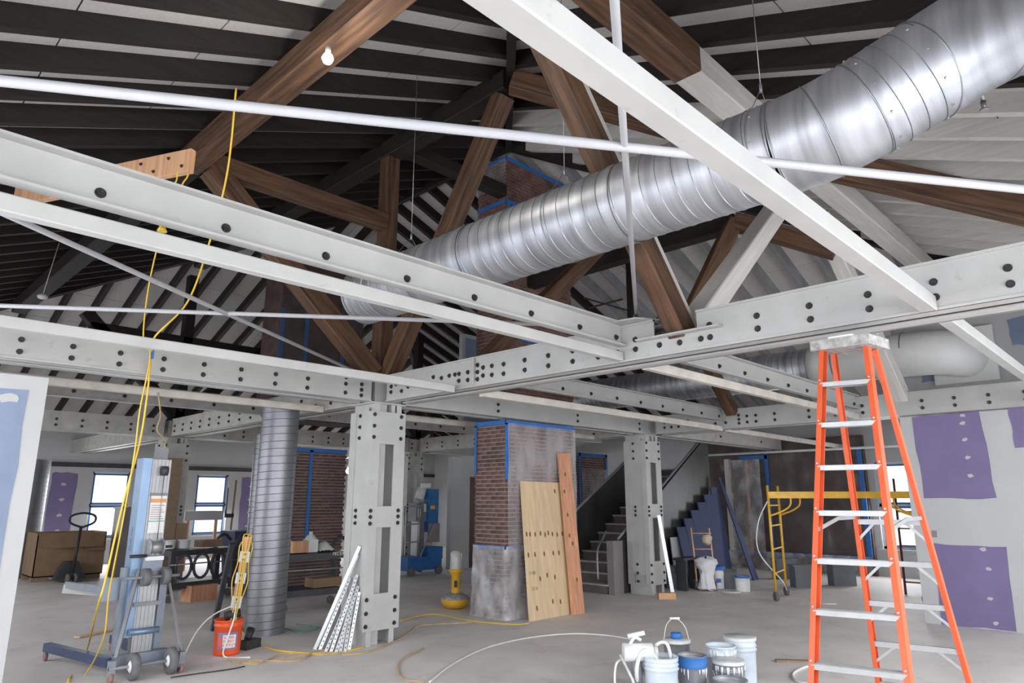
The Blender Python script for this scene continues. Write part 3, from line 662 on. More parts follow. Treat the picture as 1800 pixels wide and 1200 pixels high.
# ================= BRICKWORK =================
def bricks(e, x0, x1, y0, y1, z0, z1, faces, limit_individual=300, m=('brick', 'brick2')):
    # solid mortar core + individual bricks proud of it on the listed faces
    core = MB(); core.box((x0+.012, y0+.012, z0), (x1-.012, y1-.012, z1)); core.build('mortar_core', 'mortar', e)
    bl, bh, j = .195, .052, .0105; meshes = {}
    rest = MB(); n = 0
    def brick_me(L, ax, mm):
        key = (round(L, 3), ax, mm)
        if key not in meshes:
            b = MB(); c_ = .003
            if ax == 'y': b.box((-L/2, -.004, -bh/2), (L/2, .02, bh/2))
            else: b.box((-.004, -L/2, -bh/2), (.02, L/2, bh/2))
            me = bpy.data.meshes.new('brick'); me.from_pydata([tuple(v) for v in b.v], [], b.f); me.materials.append(M[mm]); meshes[key] = me
        return meshes[key]
    for ax, want in faces:
        a0, a1 = (x0, x1) if ax == 'y' else (y0, y1)
        cz = z0+bh/2+j; row = 0
        while cz+bh/2 < z1:
            header = row % 6 == 5; L = bl*.48 if header else bl
            a = a0 - (L+j)*(.5 if row % 2 else 0)
            while a < a1-.02:
                s0, s1 = max(a, a0), min(a+L, a1)
                if s1-s0 > .03:
                    mm = m[0] if random.random() < .62 else m[1]; mid = (s0+s1)/2; LL = round((s1-s0)/.0325)*.0325 if (s1-s0) < L-.001 else L
                    pos = (mid, y0+random.uniform(0, .004), cz) if ax == 'y' else (x0+random.uniform(0, .004), mid, cz)
                    if want(mid, cz) and n < limit_individual: inst('brick', brick_me(min(LL, s1-s0+.01), ax, mm), e, pos); n += 1
                    else:
                        if ax == 'y': rest.box((s0, y0-.003, cz-bh/2), (s1, y0+.02, cz+bh/2))
                        else: rest.box((x0-.003, s0, cz-bh/2), (x0+.02, s1, cz+bh/2))
                a += L+j
            cz += bh+j; row += 1
    if rest.f: o = rest.build('brickwork', m[0], e); o['kind'] = 'stuff'
def tape(parent, lo, hi): b = MB(); b.box(lo, hi); return b.build('blue_tape', 'tape', parent)
PX0, PX1, PY0, PY1 = 7.46, 9.11, 7.42, 8.10
pil = thing('brick_pillar', 'brick chimney pillar taped blue and half wrapped in clear plastic', 'pillar', (PX0, PY0, 0))
bricks(pil, PX0, PX1, PY0, PY1, 0, 2.9, [('x', lambda a, z: True), ('y', lambda a, z: z > 2.3 or a < 7.75 or a > 8.95)], 300)
tape(pil, (PX0-.02, PY0-.02, 2.83), (PX1+.005, PY0-.012, 2.9)); tape(pil, (PX0-.02, PY0-.02, 2.83), (PX0-.012, PY1, 2.9))
tape(pil, (PX0-.02, PY0-.02, 2.0), (PX0+.07, PY0-.012, 2.85)); tape(pil, (PX0+.06, PY0-.02, 2.24), (PX0+.13, PY0-.012, 2.28)); tape(pil, (PX0-.02, PY1-.05, 2.1), (PX0-.012, PY1, 2.85))
tape(pil, (PX0-.026, PY0-.03, .98), (PX0-.018, PY1, 1.03)); tape(pil, (PX0-.026, PY0-.03, .98), (PX0+.35, PY0-.022, 1.03))
def wav(u, v, k): return .012*math.sin(u*17+v*5+k)+.01*math.sin(v*13-u*7+k*2)
b = MB(); b.grid(lambda u, v: Vector((PX0+.02+(PX1-PX0-.02)*u, PY0-.03-abs(wav(u, v, 1))*.8, .95+1.9*v)), 30, 34); b.build('plastic_film', 'film', pil)
b = MB()
def skirt(u, v):
    s = u*(.72+1.65); out = .025+abs(wav(u*2, v, 2))+(1-v)**4*.05
    if s < .68: return Vector((PX0-out, PY1-s, 1.02*v+.005))
    if s < .72: t = (s-.68)/.04; return Vector((PX0-out+t*.03, PY0-out*t, 1.02*v+.005))
    return Vector((PX0+(s-.72), PY0-out, 1.02*v+.005))
b.grid(skirt, 60, 26); b.build('plastic_skirt', 'film_thick', pil)
ch = thing('brick_chimney', 'dark brick chimney rising into the roof behind the timbers', 'chimney', (PX0, PY0, 3.3))
b_top = 7.35
bricks(ch, PX0, PX1, PY0, PY1, 3.3, b_top, [('x', lambda a, z: False), ('y', lambda a, z: False)], 0, ('brick', 'brick2'))
for z in (6.5, 7.28):
    tape(ch, (PX0-.015, PY0-.015, z), (PX1, PY0-.006, z+.07)); tape(ch, (PX0-.015, PY0-.015, z), (PX0-.006, PY1, z+.07))
tape(ch, (PX0+.02, PY0-.015, 6.0), (PX0+.09, PY0-.006, 6.5)); tape(ch, (PX0+.2, PY0-.015, 4.2), (PX0+.8, PY0-.006, 4.27))
b = MB(); b.grid(lambda u, v: Vector((PX0-.02-abs(wav(u, v, 3)), PY0-.02+.7*u, 6.8+.5*v)), 10, 8); b.build('plastic_film', 'film', ch)
p2 = thing('brick_pillar', 'dark brick pillar with a vertical blue tape strip behind the tool cart', 'pillar', (7.0, 13.0, 0))
bricks(p2, 6.95, 8.2, 13.0, 13.7, 0, 2.75, [('y', lambda a, z: z > .6), ('x', lambda a, z: False)], 290, ('brick2', 'brick'))
tape(p2, (6.95, 12.985, 2.66), (8.2, 12.992, 2.74)); tape(p2, (7.32, 12.985, .85), (7.39, 12.992, 2.7))
c2 = thing('brick_chimney', 'plastic-wrapped brick chimney with blue tape lines in the gloom', 'chimney', (6.4, 13.0, 3.3))
b = MB(); b.box((6.45, 13.0, 3.3), (8.45, 13.8, 6.9)); b.build('brick_body', 'brick2', c2)
for x in (6.45, 7.0, 7.9): tape(c2, (x, 12.985, 3.3), (x+.09, 12.995, 5.6))
b = MB(); b.grid(lambda u, v: Vector((6.42+2.05*u, 12.96-abs(wav(u, v, 4))*1.5, 3.3+2.6*v)), 20, 20); b.build('plastic_film', 'film_dark', c2)
# plastic sheeted end wall with brick, post and tape line
sw = thing('sheeted_wall', 'dark brick wall veiled in plastic sheet behind the yellow scaffold', 'wall covering', (17.3, 6, 0))
b = MB(); b.box((17.45, 5.45, 0), (17.59, 9.6, 3.2)); b.build('brick_backing', 'brick2', sw)
b = MB(); b.grid(lambda u, v: Vector((17.36-abs(wav(u*2, v, 5))*2, 5.45+4.1*u, .42+2.75*v)), 40, 24); b.build('plastic_sheet', 'film_dark', sw)
b = MB(); b.grid(lambda u, v: Vector((17.28-abs(wav(u*4, v, 6))*2.5-.1*(1-v), 5.45+4.1*u, .01+.42*v)), 50, 8); b.build('plastic_skirt', 'film_thick', sw)
tape(sw, (17.27, 5.45, .36), (17.3, 9.6, .43)); tape(sw, (17.3, 7.72, .43), (17.33, 7.8, 2.9)); tape(sw, (17.3, 5.45, .43), (17.33, 5.55, 2.9)); tape(sw, (17.3, 7.7, 2.72), (17.33, 8.5, 2.82))
b = MB(); b.box((17.2, 8.75, .42), (17.32, 8.87, 2.75)); b.build('timber_stud', 'wwood_z', sw)
b = MB(); b.box((17.3, 8.28, .42), (17.34, 8.34, 2.7)); b.build('red_pipe', 'redlumber', sw)
b = MB(); b.grid(lambda u, v: Vector((17.22-abs(wav(u, v, 7)), 7.9+.85*u, .42+2.3*v)), 14, 18); b.build('hazy_panel', 'film_thick', sw)
b = MB(); b.tube([(16.9, 9.3, 2.86), (16.9, 4.4, 2.86)], .03, 10); tag(b.build('sprinkler_pipe', 'ductwhite'), 'white pipe hung below the stained girder near the sheeted wall', 'pipe')
# far taped brick panel beyond the pillar
fp = thing('brick_partition', 'small brick panel with a blue tape border beyond the pillar', 'brick panel', (15.2, 11.5, 0))
fq = [onY(11.5, 1012, 795), onY(11.5, 1066, 795)]
bricks(fp, fq[0].x, fq[1].x, 11.5, 11.7, 0.0, fq[0].z, [('y', lambda a, z: z > 1.9)], 160, ('brick', 'brick2'))
tape(fp, (fq[0].x-.03, 11.48, fq[0].z-.08), (fq[1].x, 11.49, fq[0].z)); tape(fp, (fq[1].x-.08, 11.48, 1.2), (fq[1].x, 11.49, fq[0].z)); tape(fp, (fq[0].x+.1, 11.48, .6), (fq[0].x+.18, 11.49, fq[0].z))
b = MB(); b.grid(lambda u, v: Vector((fq[0].x+.2+(fq[1].x-fq[0].x-.25)*u, 11.47-abs(wav(u, v, 8)), 1.0+1.5*v)), 14, 14); b.build('plastic_film', 'film', fp)
# ================= STAIRCASE =================
st = thing('staircase', 'staircase with lit-coloured treads between grey sheeted side walls', 'staircase', (10.7, 8.6, 0))
SX, SY0, SY1, RI, GO = 10.75, 8.0, 9.25, .172, .275
for i in range(14):
    b = MB(); b.box((SX+GO*i, SY0, RI*i), (SX+GO*i+.03, SY1, RI*(i+1)-.03)); b.build('riser', 'riser', st)
    b = MB(); b.box((SX+GO*i-.03, SY0, RI*(i+1)-.03), (SX+GO*(i+1), SY1, RI*(i+1))); b.build('tread', 'tread', st)
n = 14; sl = RI/GO
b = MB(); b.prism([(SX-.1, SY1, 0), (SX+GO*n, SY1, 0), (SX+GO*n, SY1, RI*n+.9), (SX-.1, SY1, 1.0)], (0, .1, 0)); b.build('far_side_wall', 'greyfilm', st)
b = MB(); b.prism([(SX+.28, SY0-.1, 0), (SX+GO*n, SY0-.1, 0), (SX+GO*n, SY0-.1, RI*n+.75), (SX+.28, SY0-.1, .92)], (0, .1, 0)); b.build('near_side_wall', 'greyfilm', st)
b = MB(); b.box((SX+.0, SY0-.13, 0), (SX+.3, SY0+.02, .95)); b.build('newel_panel', 'taupe', st)
b = MB(); b.tube([(SX+.25, SY0-.06, .97), (SX+GO*n, SY0-.06, RI*n+.8)], .025, 8); b.tube([(SX-.1, SY1+.05, 1.02), (SX+GO*n, SY1+.05, RI*n+.92)], .03, 8); b.build('handrail', 'grey', st)
b = MB(); b.tube(smoothpath([(SX-.05, 8.2, .25), (SX+.02, 8.25, .75), (SX+.25, 8.3, .95), (SX+.5, 8.4, 1.1)]), .018, 8); b.build('bent_rail', 'alu', st)
# blue stepped boards leaning below the stairs
for i in range(6):
    h_ = 1.15+.165*i; x = 12.8+.3*i; y = 7.5
    b = MB(); b.prism([(x, y, 0), (x+.296, y-.02, 0), (x+.296, y+.22, h_), (x, y+.24, h_)], (0, .025, 0))
    tag(b.build('leaning_board', 'navy'), ('shortest', 'second shortest', 'third shortest', 'third tallest', 'second tallest', 'tallest')[i]+' dark blue board of the stepped stack under the stairs', 'board', 'stepped blue boards under the stairs')
b = MB(); b.prism([(14.75, 7.1, 0), (15.0, 7.1, 0), (14.72, 7.7, 2.2), (14.62, 7.7, 2.2)], (0, .03, 0)); tag(b.build('leaning_board', 'navy'), 'tall narrow dark blue board leaning beside the stepped ones', 'board')
b = MB(); b.prism([(12.6, 7.7, 0), (12.98, 7.7, 0), (12.98, 7.78, .95), (12.6, 7.78, .95)], (0, .02, 0)); tag(b.build('leaning_board', 'drywall'), 'white board leaning behind the column by the stairs', 'board')
b = MB(); b.box((12.1, 7.2, .56), (12.75, 7.45, .6)); bo = tag(b.build('work_bench', 'blackmetal'), 'low dark bench behind the hand truck', 'bench')
for x in (12.2, 12.65):
    b = MB(); b.box((x-.03, 7.22, 0), (x+.03, 7.43, .56)); b.build('leg', 'blackmetal', bo)
# ================= LEANING SHEETS, STUDS =================
def lean_sheet(label, bl, br, tr_, tl, th, m, name):
    bl, br, tr_, tl = map(Vector, (bl, br, tr_, tl)); n_ = (br-bl).cross(tl-bl).normalized()
    n_ = n_ if n_.dot(CE-bl) < 0 else -n_
    e = thing(name, label, 'board', bl); b = MB(); b.prism([bl, br, tr_, tl], n_*th); b.build('sheet', m, e); return e, -n_
yb = 7.12
ply, pn = lean_sheet('knotty plywood sheet leaning against the brick pillar', flY(7.1, 931), flY(7.1, 1007), onY(7.36, 984, 848), onY(7.36, 915, 845), .018, 'ply', 'plywood_sheet')
pA, pB, pC, pD = flY(7.1, 931), flY(7.1, 1007), onY(7.36, 984, 848), onY(7.36, 915, 845)
def onply(u, v): return (pA.lerp(pB, u)).lerp(pD.lerp(pC, u), v)
kb = MB(); kb.lathe((0, 0, 0), [(.0, .0015), (.014, .0015), (.02, 0)], 8); KN = bpy.data.meshes.new('knot'); KN.from_pydata([tuple(v) for v in kb.v], [], kb.f); KN.materials.append(M['knot'])
kn_pts = [(u, .6+random.uniform(-.008, .008)) for u in (.06, .14, .26, .39, .5, .58, .68, .8, .93)] + [(u, .455) for u in (.07, .22, .44, .66, .8)] + [(.18, .08), (.3, .28), (.47, .3), (.55, .11), (.73, .1), (.65, .28), (.84, .93)]
for u, v in kn_pts:
    o = inst('knot', KN, ply, onply(u, v)+pn*.001); o.rotation_euler = pn.to_track_quat('Z', 'Y').to_euler(); o.scale = (1, 2.0, 1)
ux = (pB-pA).normalized(); uy = (pD-pA).normalized()
text('0180', .07, onply(.13, .325)+pn*.0015, ux, uy, 'ink', ply); text('20 8', .07, onply(.16, .215)+pn*.0015, ux, uy, 'ink', ply)
rb, rn = lean_sheet('narrow reddish board leaning beside the plywood sheet', flY(7.02, 1007), flY(7.02, 1028), onY(7.335, 1002, 796), onY(7.335, 982, 797), .035, 'redlumber', 'leaning_plank')
rA, rB, rC, rD = flY(7.02, 1007), flY(7.02, 1028), onY(7.335, 1002, 796), onY(7.335, 982, 797)
for u, v in ((.4, .86), (.3, .6), (.3, .47), (.5, .42), (.6, .2), (.2, .75)):
    o = inst('knot', KN, rb, (rA.lerp(rB, u)).lerp(rD.lerp(rC, u), v)+rn*.001); o.rotation_euler = rn.to_track_quat('Z', 'Y').to_euler(); o.scale = (1.2, 1.8, 1)
def stud(label, p0, p1, w=.035, group='zinc studs leaning on the column', slots=True):
    p0 = Vector(p0); p1 = Vector(p1); e = thing('metal_stud', label, 'stud', p0, group)
    d = (p1-p0).normalized(); vd = (CE-p0); side = d.cross(vd).normalized(); n_ = side.cross(d).normalized(); n_ = n_ if n_.dot(vd) > 0 else -n_
    b = MB(); b.bar(p0, p1, w, .003, n_); b.bar(p0+side*w/2-n_*.012, p1+side*w/2-n_*.012, .003, .026, n_); b.bar(p0-side*w/2-n_*.012, p1-side*w/2-n_*.012, .003, .026, n_); b.build('channel', 'stud', e)
    if slots:
        b = MB(); L = (p1-p0).length; t = .04
        while t < L-.03:
            b.bar(p0+d*t+n_*.0022, p0+d*(t+.018)+n_*.0022, .012, .001, n_); t += .05
        o = b.build('slots', 'holes', e); o['kind'] = 'stuff'
ends = [((553, 1141), (632, 960), 5.02, False), ((562, 1142), (615, 1015), 0, True), ((572, 1146), (622, 1030), 0, True), ((581, 1147), (628, 1010), 0, True), ((590, 1148), (630, 1030), 0, True), ((598, 1146), (624, 1012), 0, True), ((606, 1146), (625, 1025), 0, True), ((613, 1144), (632, 1040), 0, True), ((560, 1136), (628, 975), 0, False)]
for i, (a, t, _, s) in enumerate(ends):
    f0 = fl(*a); r_ = ray(*t); # top rests against the column side
    tp = onX(4.92, *t)
    stud('zinc metal stud in the bundle leaning on the slotted column', f0, tp, .03 if s else .035, slots=s)
f0 = fl(1184, 1050); f1 = onX(11.2, 1158, 905); stud('single pale metal stud leaning on the column by the stairs', f0, f1, .06, None, False)
b = MB(); q = fl(1172, 1052); b.cbox(q+Vector((0, 0, .05)), (.3, .12, .1), -.75); tag(b.build('timber_offcut', 'lumber'), 'small brown timber offcut at the foot of the column by the stairs', 'block')
# ================= STEPLADDER =================
la = thing('stepladder', 'tall orange fibreglass stepladder with aluminium steps', 'ladder', (4.9, 1.6, 0))
FLT, FLB = Vector((4.915, 1.715, 2.76)), Vector((4.02, 1.735, 0)); FRT, FRB = Vector((4.985, 1.455, 2.76)), Vector((4.14, 1.195, 0))
RLT, RLB = Vector((5.03, 1.69, 2.72)), Vector((5.76, 1.86, 0)); RRT, RRB = Vector((5.10, 1.44, 2.72)), Vector((5.88, 1.255, 0))
def rail(p0, p1, nm, w=.03, dpt=.07):
    b = MB(); d = (p1-p0).normalized(); fw = Vector((1, 0, 0)); u = (fw-d*fw.dot(d)).normalized(); s = d.cross(u)
    for a in (-1, 1): b.bar(p0+u*a*(dpt/2), p1+u*a*(dpt/2), w, .005, u)
    b.bar(p0+s*(w/2 if nm == 'L' else -w/2), p1+s*(w/2 if nm == 'L' else -w/2), .005, dpt, u)
    return b
rail(FLB, FLT, 'L').build('front_rail', 'orange', la); rail(FRB, FRT, 'R').build('front_rail', 'orange', la); rail(RLB, RLT, 'L', .028, .05).build('rear_rail', 'orange', la); rail(RRB, RRT, 'R', .028, .05).build('rear_rail', 'orange', la)
b = MB(); b.prism([(4.86, 1.40, 2.72), (5.16, 1.36, 2.72), (5.16, 1.72, 2.72), (4.84, 1.78, 2.72)], (0, 0, .07)); b.build('top_cap', 'capgrey', la)
b = MB(); b.box((4.86, 1.5, 2.79), (5.0, 1.66, 2.805)); b.build('tool_tray', 'ductwhite', la)
for i in range(9):
    z = 2.76-.283*(i+1); t = z/2.76; pl_ = FLB.lerp(FLT, t); pr_ = FRB.lerp(FRT, t)
    s = MB(); d = (pr_-pl_).normalized()
    s.bar(pl_, pr_, .085, .006); s.bar(pl_+Vector((-.04, 0, -.012)), pr_+Vector((-.04, 0, -.012)), .005, .028); s.bar(pl_+Vector((.04, 0, -.012)), pr_+Vector((.04, 0, -.012)), .005, .028)
    for k in (-.03, -.01, .01, .03): s.bar(pl_+Vector((k, 0, .004)), pr_+Vector((k, 0, .004)), .006, .004)
    so = s.build('step', 'alu', la)
    for p in (pl_, pr_):
        for dz in (-.03, .02): inst('rivet', SCREW, la, p+Vector((-.036, .0, dz)), AXROT['-x'])
    if i >= 3:
        q0 = RLB.lerp(RLT, z/2.72-.03); q1 = RRB.lerp(RRT, z/2.72-.03); s = MB(); s.bar(q0, q1, .03, .035); s.build('rear_bar', 'alu', la)
        for a, c_ in ((q0, q1), (q1, q0)):
            s = MB(); s.bar(a.lerp(c_, .28), a+Vector((.01, 0, -.12)), .004, .018); s.build('brace', 'alu', la)
for a, c_ in ((FLB.lerp(FLT, .55), RLB.lerp(RLT, .58)), (FRB.lerp(FRT, .55), RRB.lerp(RRT, .58))):
    s = MB(); s.bar(a, a.lerp(c_, .5)+Vector((0, 0, .03)), .006, .025); s.bar(a.lerp(c_, .5)+Vector((0, 0, .03)), c_, .006, .025); s.build('spreader', 'alu', la)
for p in (FLB, FRB, RLB, RRB):
    s = MB(); s.cbox(p+Vector((0, 0, .025)), (.09, .045, .05)); s.build('foot', 'black', la)
# brown wooden ladder leaning near the window
wl = thing('wooden_ladder', 'brown wooden ladder leaning near the right-hand window', 'ladder', (15.0, 4.1, 0))
for o_ in (0, .35):
    s = MB(); s.bar((14.6, 3.75+o_, 0), (15.6, 4.0+o_, 2.1), .04, .08); s.build('side_rail', 'door', wl)
for i in range(6):
    t = .1+.15*i; a = Vector((14.6, 3.75, 0)).lerp(Vector((15.6, 4.0, 2.1)), t); s = MB(); s.bar(a, a+Vector((0, .35, 0)), .03, .03); s.build('rung', 'board_brown', wl)
# ================= YELLOW SCAFFOLD =================
sc = thing('rolling_scaffold', 'yellow rolling scaffold frame with caster wheels', 'scaffold', (12.4, 5.4, 0))
feet = [fl(1365, 1056), fl(1383, 1046)]
A_ = feet[0]; B_ = feet[1]; ax_ = Vector((.72, -1.0, 0)).normalized()*2.4
for base in (Vector((0, 0, 0)), ax_):
    for p in (A_, B_):
        q = p+base; s = MB(); s.tube([q+Vector((0, 0, .17)), q+Vector((0, 0, 1.95))], .022, 10); s.build('upright', 'yellow', sc)
        s = MB(); s.cyl(q+Vector((-.02, .02, .075)), q+Vector((.02, -.02, .075)), .075, seg=18); w_ = s.build('caster_wheel', 'tyre', sc)
        s = MB(); s.tube([q+Vector((0, 0, .08)), q+Vector((0, 0, .2))], .016, 8); s.build('caster_stem', 'grey', w_)
    for z in (.45, .85, 1.25, 1.6):
        s = MB(); s.tube([A_+base+Vector((0, 0, z)), B_+base+Vector((0, 0, z))], .015, 8); s.build('rung', 'yellow', sc)
for p in (A_, B_):
    s = MB(); s.bar(p+Vector((0, 0, 1.78)), p+ax_+Vector((0, 0, 1.78)), .04, .11); s.build('top_rail', 'yellow', sc)
    d = ax_.normalized()
    for sg, b0 in ((1, Vector((0, 0, 0))), (-1, ax_)):
        s = MB(); s.tube(smoothpath([p+b0+Vector((0, 0, 1.42)), p+b0+d*.22*sg+Vector((0, 0, 1.5)), p+b0+d*.36*sg+Vector((0, 0, 1.6)), p+b0+d*.38*sg+Vector((0, 0, 1.74))]), .016, 8); s.build('corner_bracket', 'yellow', sc)
s = MB(); s.prism([A_+Vector((0, 0, 1.82)), B_+Vector((0, 0, 1.82)), B_+ax_+Vector((0, 0, 1.82)), A_+ax_+Vector((0, 0, 1.82))], (0, 0, .02)); s.build('deck', 'yellow', sc)
# ================= PAINT BUCKETS =================
def pail(label, pos, r, h, m, top=None, ribs=2, handle=None, group=None, name='paint_bucket', fill=None, taper=.9):
    pos = Vector(pos); e = thing(name, label, 'bucket', pos, group)
    prof = [(0, .004), (r*taper, .004), (r*taper, .01)]
    prof += [(r*(taper+(1-taper)*t), h*t) for t in (.2, .5, .68)]
    for k in range(ribs):
        z = h*(.72+.09*k); prof += [(r*.985, z), (r*1.045, z+.006), (r*1.045, z+.014), (r*.99, z+.02)]
    prof += [(r, h-.012), (r*1.05, h-.01), (r*1.05, h), (r*.97, h), (r*.95, h-.03), (r*.9, h*.6)]
    b = MB(); b.lathe(pos, prof, 32); b.build('pail', m, e)
    b = MB(); zf = h-.035 if fill else h*.75
    if top == 'lid': b.lathe(pos, [(0, h+.012), (r*1.0, h+.01), (r*1.06, h+.004), (r*1.06, h-.02)], 32); b.build('lid', fill or 'wetpaint', e)
    else: b.lathe(pos, [(0, zf), (r*.96, zf)], 32); b.build('paint_surface', fill or 'wetpaint', e)
    if handle == 'up':
        s = MB(); s.tube(smoothpath([pos+Vector((-r*.7, r*.7, h-.03)), pos+Vector((-r*.5, r*.5, h+.14)), pos+Vector((0, 0, h+.2)), pos+Vector((r*.5, -r*.5, h+.12)), pos+Vector((r*.7, -r*.7, h-.03))]), .004, 6); s.build('handle', 'hose', e)
        s = MB(); s.cyl(pos+Vector((-.04, .04, h+.2)), pos+Vector((.03, -.03, h+.2)), .012, seg=8); s.build('grip', 'whitepaint', e)
    elif handle == 'down':
        side = RT; s = MB(); s.tube(smoothpath([pos+side*r*1.03+Vector((0, 0, h-.08)), pos+side*r*.8-F0*r*.9+Vector((0, 0, h-.2)), pos-F0*r*1.1+Vector((0, 0, h-.24)), pos-side*r*.8-F0*r*.8+Vector((0, 0, h-.2)), pos-side*r*1.03+Vector((0, 0, h-.08))]), .004, 6); s.build('handle', 'hose', e)
    return e
def drips(e, pos, r, h, m='whitepaint', n=9):
    for k in range(n):
        t = YAW+math.pi+random.uniform(-1.2, 1.2); L = random.uniform(.03, .09); p = Vector(pos)+Vector((math.cos(t)*r*1.0, math.sin(t)*r*1.0, h-.03)); s = MB(); s.tube([p, p-Vector((0, 0, L))], [.008, .004], 6); s.build('paint_drip', m, e)
def top_at(x, y, h): return onZ(h, x, y)
H5 = .37
def at_top(x, y, h): q = onZ(h, x, y); return Vector((q.x, q.y, 0))
q = at_top(1161, 1152, .38); pail('pale blue ribbed pail in front of the paint sprayer', q, .145, .38, 'paintblue', ribs=3, fill='wetpaint')
q = at_top(1215, 1150, .35); e = pail('splashed tin with a bright blue tape collar', q, .125, .35, 'paintgrey', ribs=0, fill='whitepaint'); drips(e, q, .125, .28)
b = MB(); b.lathe(q, [(.133, .255), (.134, .345), (.128, .345)], 28); b.build('tape_collar', 'tape', e)
q = at_top(1189, 1124, .34); e = pail('tin with an upright wire handle and a roll of blue tape on it', q, .13, .34, 'paintgrey', 'lid', 0, 'up')
b = MB(); b.lathe(q+Vector((.0, 0, .355)), [(.03, 0), (.055, 0), (.055, .05), (.03, .05), (.03, 0)], 24); tag(b.build('tape_roll', 'tape'), 'roll of blue masking tape on the lidded tin', 'tape roll')
q = at_top(1266, 1133, .38); e = pail('pale blue open pail with white paint runs on its rim', q, .135, .38, 'paintblue', ribs=1); drips(e, q, .137, .38, n=12)
q = at_top(1300, 1119, .40); pail('tall pale blue pail with a crusted white lid', q, .145, .40, 'paintblue', 'lid', 2, fill='wetpaint')
q = at_top(1280, 1160, .30); e = pail('grey tin with white drips and a hanging wire handle', q, .14, .30, 'paintgrey', 'lid', 1, 'down', fill='wetpaint'); drips(e, q, .142, .3, n=14)
q = at_top(1283, 1193, .22); pail('low open paint pot with a pale rim in front of the pails', q, .14, .22, 'paintgrey', ribs=0, fill='wetpaint')
# sprayer
q = at_top(1118, 1135, .45); sp_ = thing('paint_sprayer', 'paint-caked airless sprayer with white hoses beside the pails', 'sprayer', q)
b = MB(); b.cyl(q+Vector((-.08, .08, .40)), q+Vector((.1, -.1, .40)), .075, seg=20); b.build('motor', 'whitepaint', sp_)
b = MB(); b.cyl(q+Vector((.1, -.1, .40)), q+Vector((.13, -.13, .40)), .055, seg=16); b.build('motor_cap', 'wetpaint', sp_)
b = MB(); b.cyl(q+Vector((0, 0, .1)), q+Vector((0, 0, .36)), .045, .05, 14); b.build('pump', 'paintgrey', sp_)
for dx in (-.1, .1):
    b = MB(); b.tube([q+Vector((dx, .1, .38)), q+Vector((dx, -.02, .2)), q+Vector((dx, -.1, .0))], .012, 8); b.build('leg', 'wetpaint', sp_)
b = MB(); b.tube(smoothpath([q+Vector((-.05, .04, .45)), q+Vector((-.02, .0, .52)), q+Vector((.03, -.03, .50))]), .014, 8); b.cyl(q+Vector((-.05, .05, .53)), q+Vector((.05, -.06, .56)), .02, seg=10); b.build('handle', 'whitepaint', sp_)
pA = at_top(1161, 1152, .38)
b = MB(); b.tube(smoothpath([q+Vector((0, 0, .12)), q+Vector((-.07, -.05, .3)), q+Vector((-.02, -.08, .42)), pA+Vector((-.06, .05, .40)), pA+Vector((0, 0, .3))], 8), .018, 8); b.build('suction_hose', 'hose', sp_)
b = MB(); b.tube(smoothpath([q+Vector((.06, -.06, .36)), pA+Vector((.06, .06, .46)), pA+Vector((.11, .0, .46)), pA+Vector((.12, -.03, .34))], 8), .016, 8); b.build('return_hose', 'hose', sp_)
b = MB(); b.tube(smoothpath([q+Vector((-.05, .1, .34)), q+Vector((-.14, .12, .3)), q+Vector((-.2, .08, .12)), q+Vector((-.24, -.1, .012)), fl(1040, 1230)+Vector((0, 0, .012))], 8), .010, 8); b.build('spray_line', 'hose', sp_)
# hoses and cords on the floor
def cable(name, label, pts, r, m, cat='cord', k=8):
    b = MB(); b.tube(smoothpath(pts, k), r, 8); return tag(b.build(name, m), label, cat)
def fz(x, y, z=.008): v = fl(x, y); v.z = z; return v
cable('white_hose', 'long white hose curving over the bare floor to the sprayer', [fz(755, 1200, .01), fz(800, 1166, .01), fz(860, 1138, .01), fz(930, 1122, .01), fz(1000, 1115, .01), fz(1060, 1117, .01), fz(1112, 1125, .01)], .0085, 'hose', 'hose')
cable('white_hose', 'white hose loop beside the foot of the stepladder', [fz(1432, 1172, .01), fz(1415, 1174, .01), fz(1395, 1185, .01), fz(1400, 1198, .01), fz(1430, 1205, .01)], .012, 'hose', 'hose')
cable('white_hose', 'white line hanging from the yellow scaffold to the floor', [A_+Vector((0, 0, 1.7)), A_+Vector((-.15, .15, 1.3)), A_+Vector((-.1, .2, .8)), A_+Vector((.3, .0, .3)), fz(1390, 1045), fz(1440, 1060), fz(1470, 1062)], .011, 'hose', 'hose')
b = MB(); q = fl(1378, 1165); b.cbox(q+Vector((.1, -.05, .012)), (.34, .07, .024), -.95); tag(b.build('floor_batten', 'board_brown'), 'thin wooden batten lying beside the stepladder', 'batten')
cable('yellow_cord', 'yellow cord lying along the floor past the pillar', [fz(703, 1092), fz(760, 1080), fz(830, 1092), fz(900, 1098), fz(930, 1096)], .008, 'cord')
cable('tan_cord', 'tan cord kinked on the floor in front of the studs', [fz(745, 1140), fz(705, 1162), fz(702, 1185), fz(715, 1196), fz(745, 1199)], .007, 'cordtan')
cable('tan_cord', 'dusty cord trailing round the foot of the column', [fz(600, 1152), fz(650, 1146), fz(700, 1125), fz(720, 1112), fz(740, 1100), fz(800, 1096), fz(830, 1094)], .009, 'cordtan')
cable('yellow_cord', 'yellow cord running from the orange bucket to the studs', [fz(410, 1090), fz(440, 1125), fz(480, 1142), fz(530, 1148), fz(580, 1150), fz(640, 1138)], .009, 'cord')
for i in range(3):
    cable('tan_cord', 'dusty cord coiled between the bucket and the studs', [fz(400+8*i, 1160+4*i), fz(450, 1168-3*i), fz(500+12*i, 1150+6*i), fz(560, 1152-4*i), fz(600, 1148)], .008, 'cordtan')['group'] = 'coiled cords by the bucket'
cable('green_cord', 'green cord on the floor behind the upright duct', [fz(500, 1105), fz(530, 1112), fz(560, 1104), fz(520, 1098)], .009, 'greenlabel')
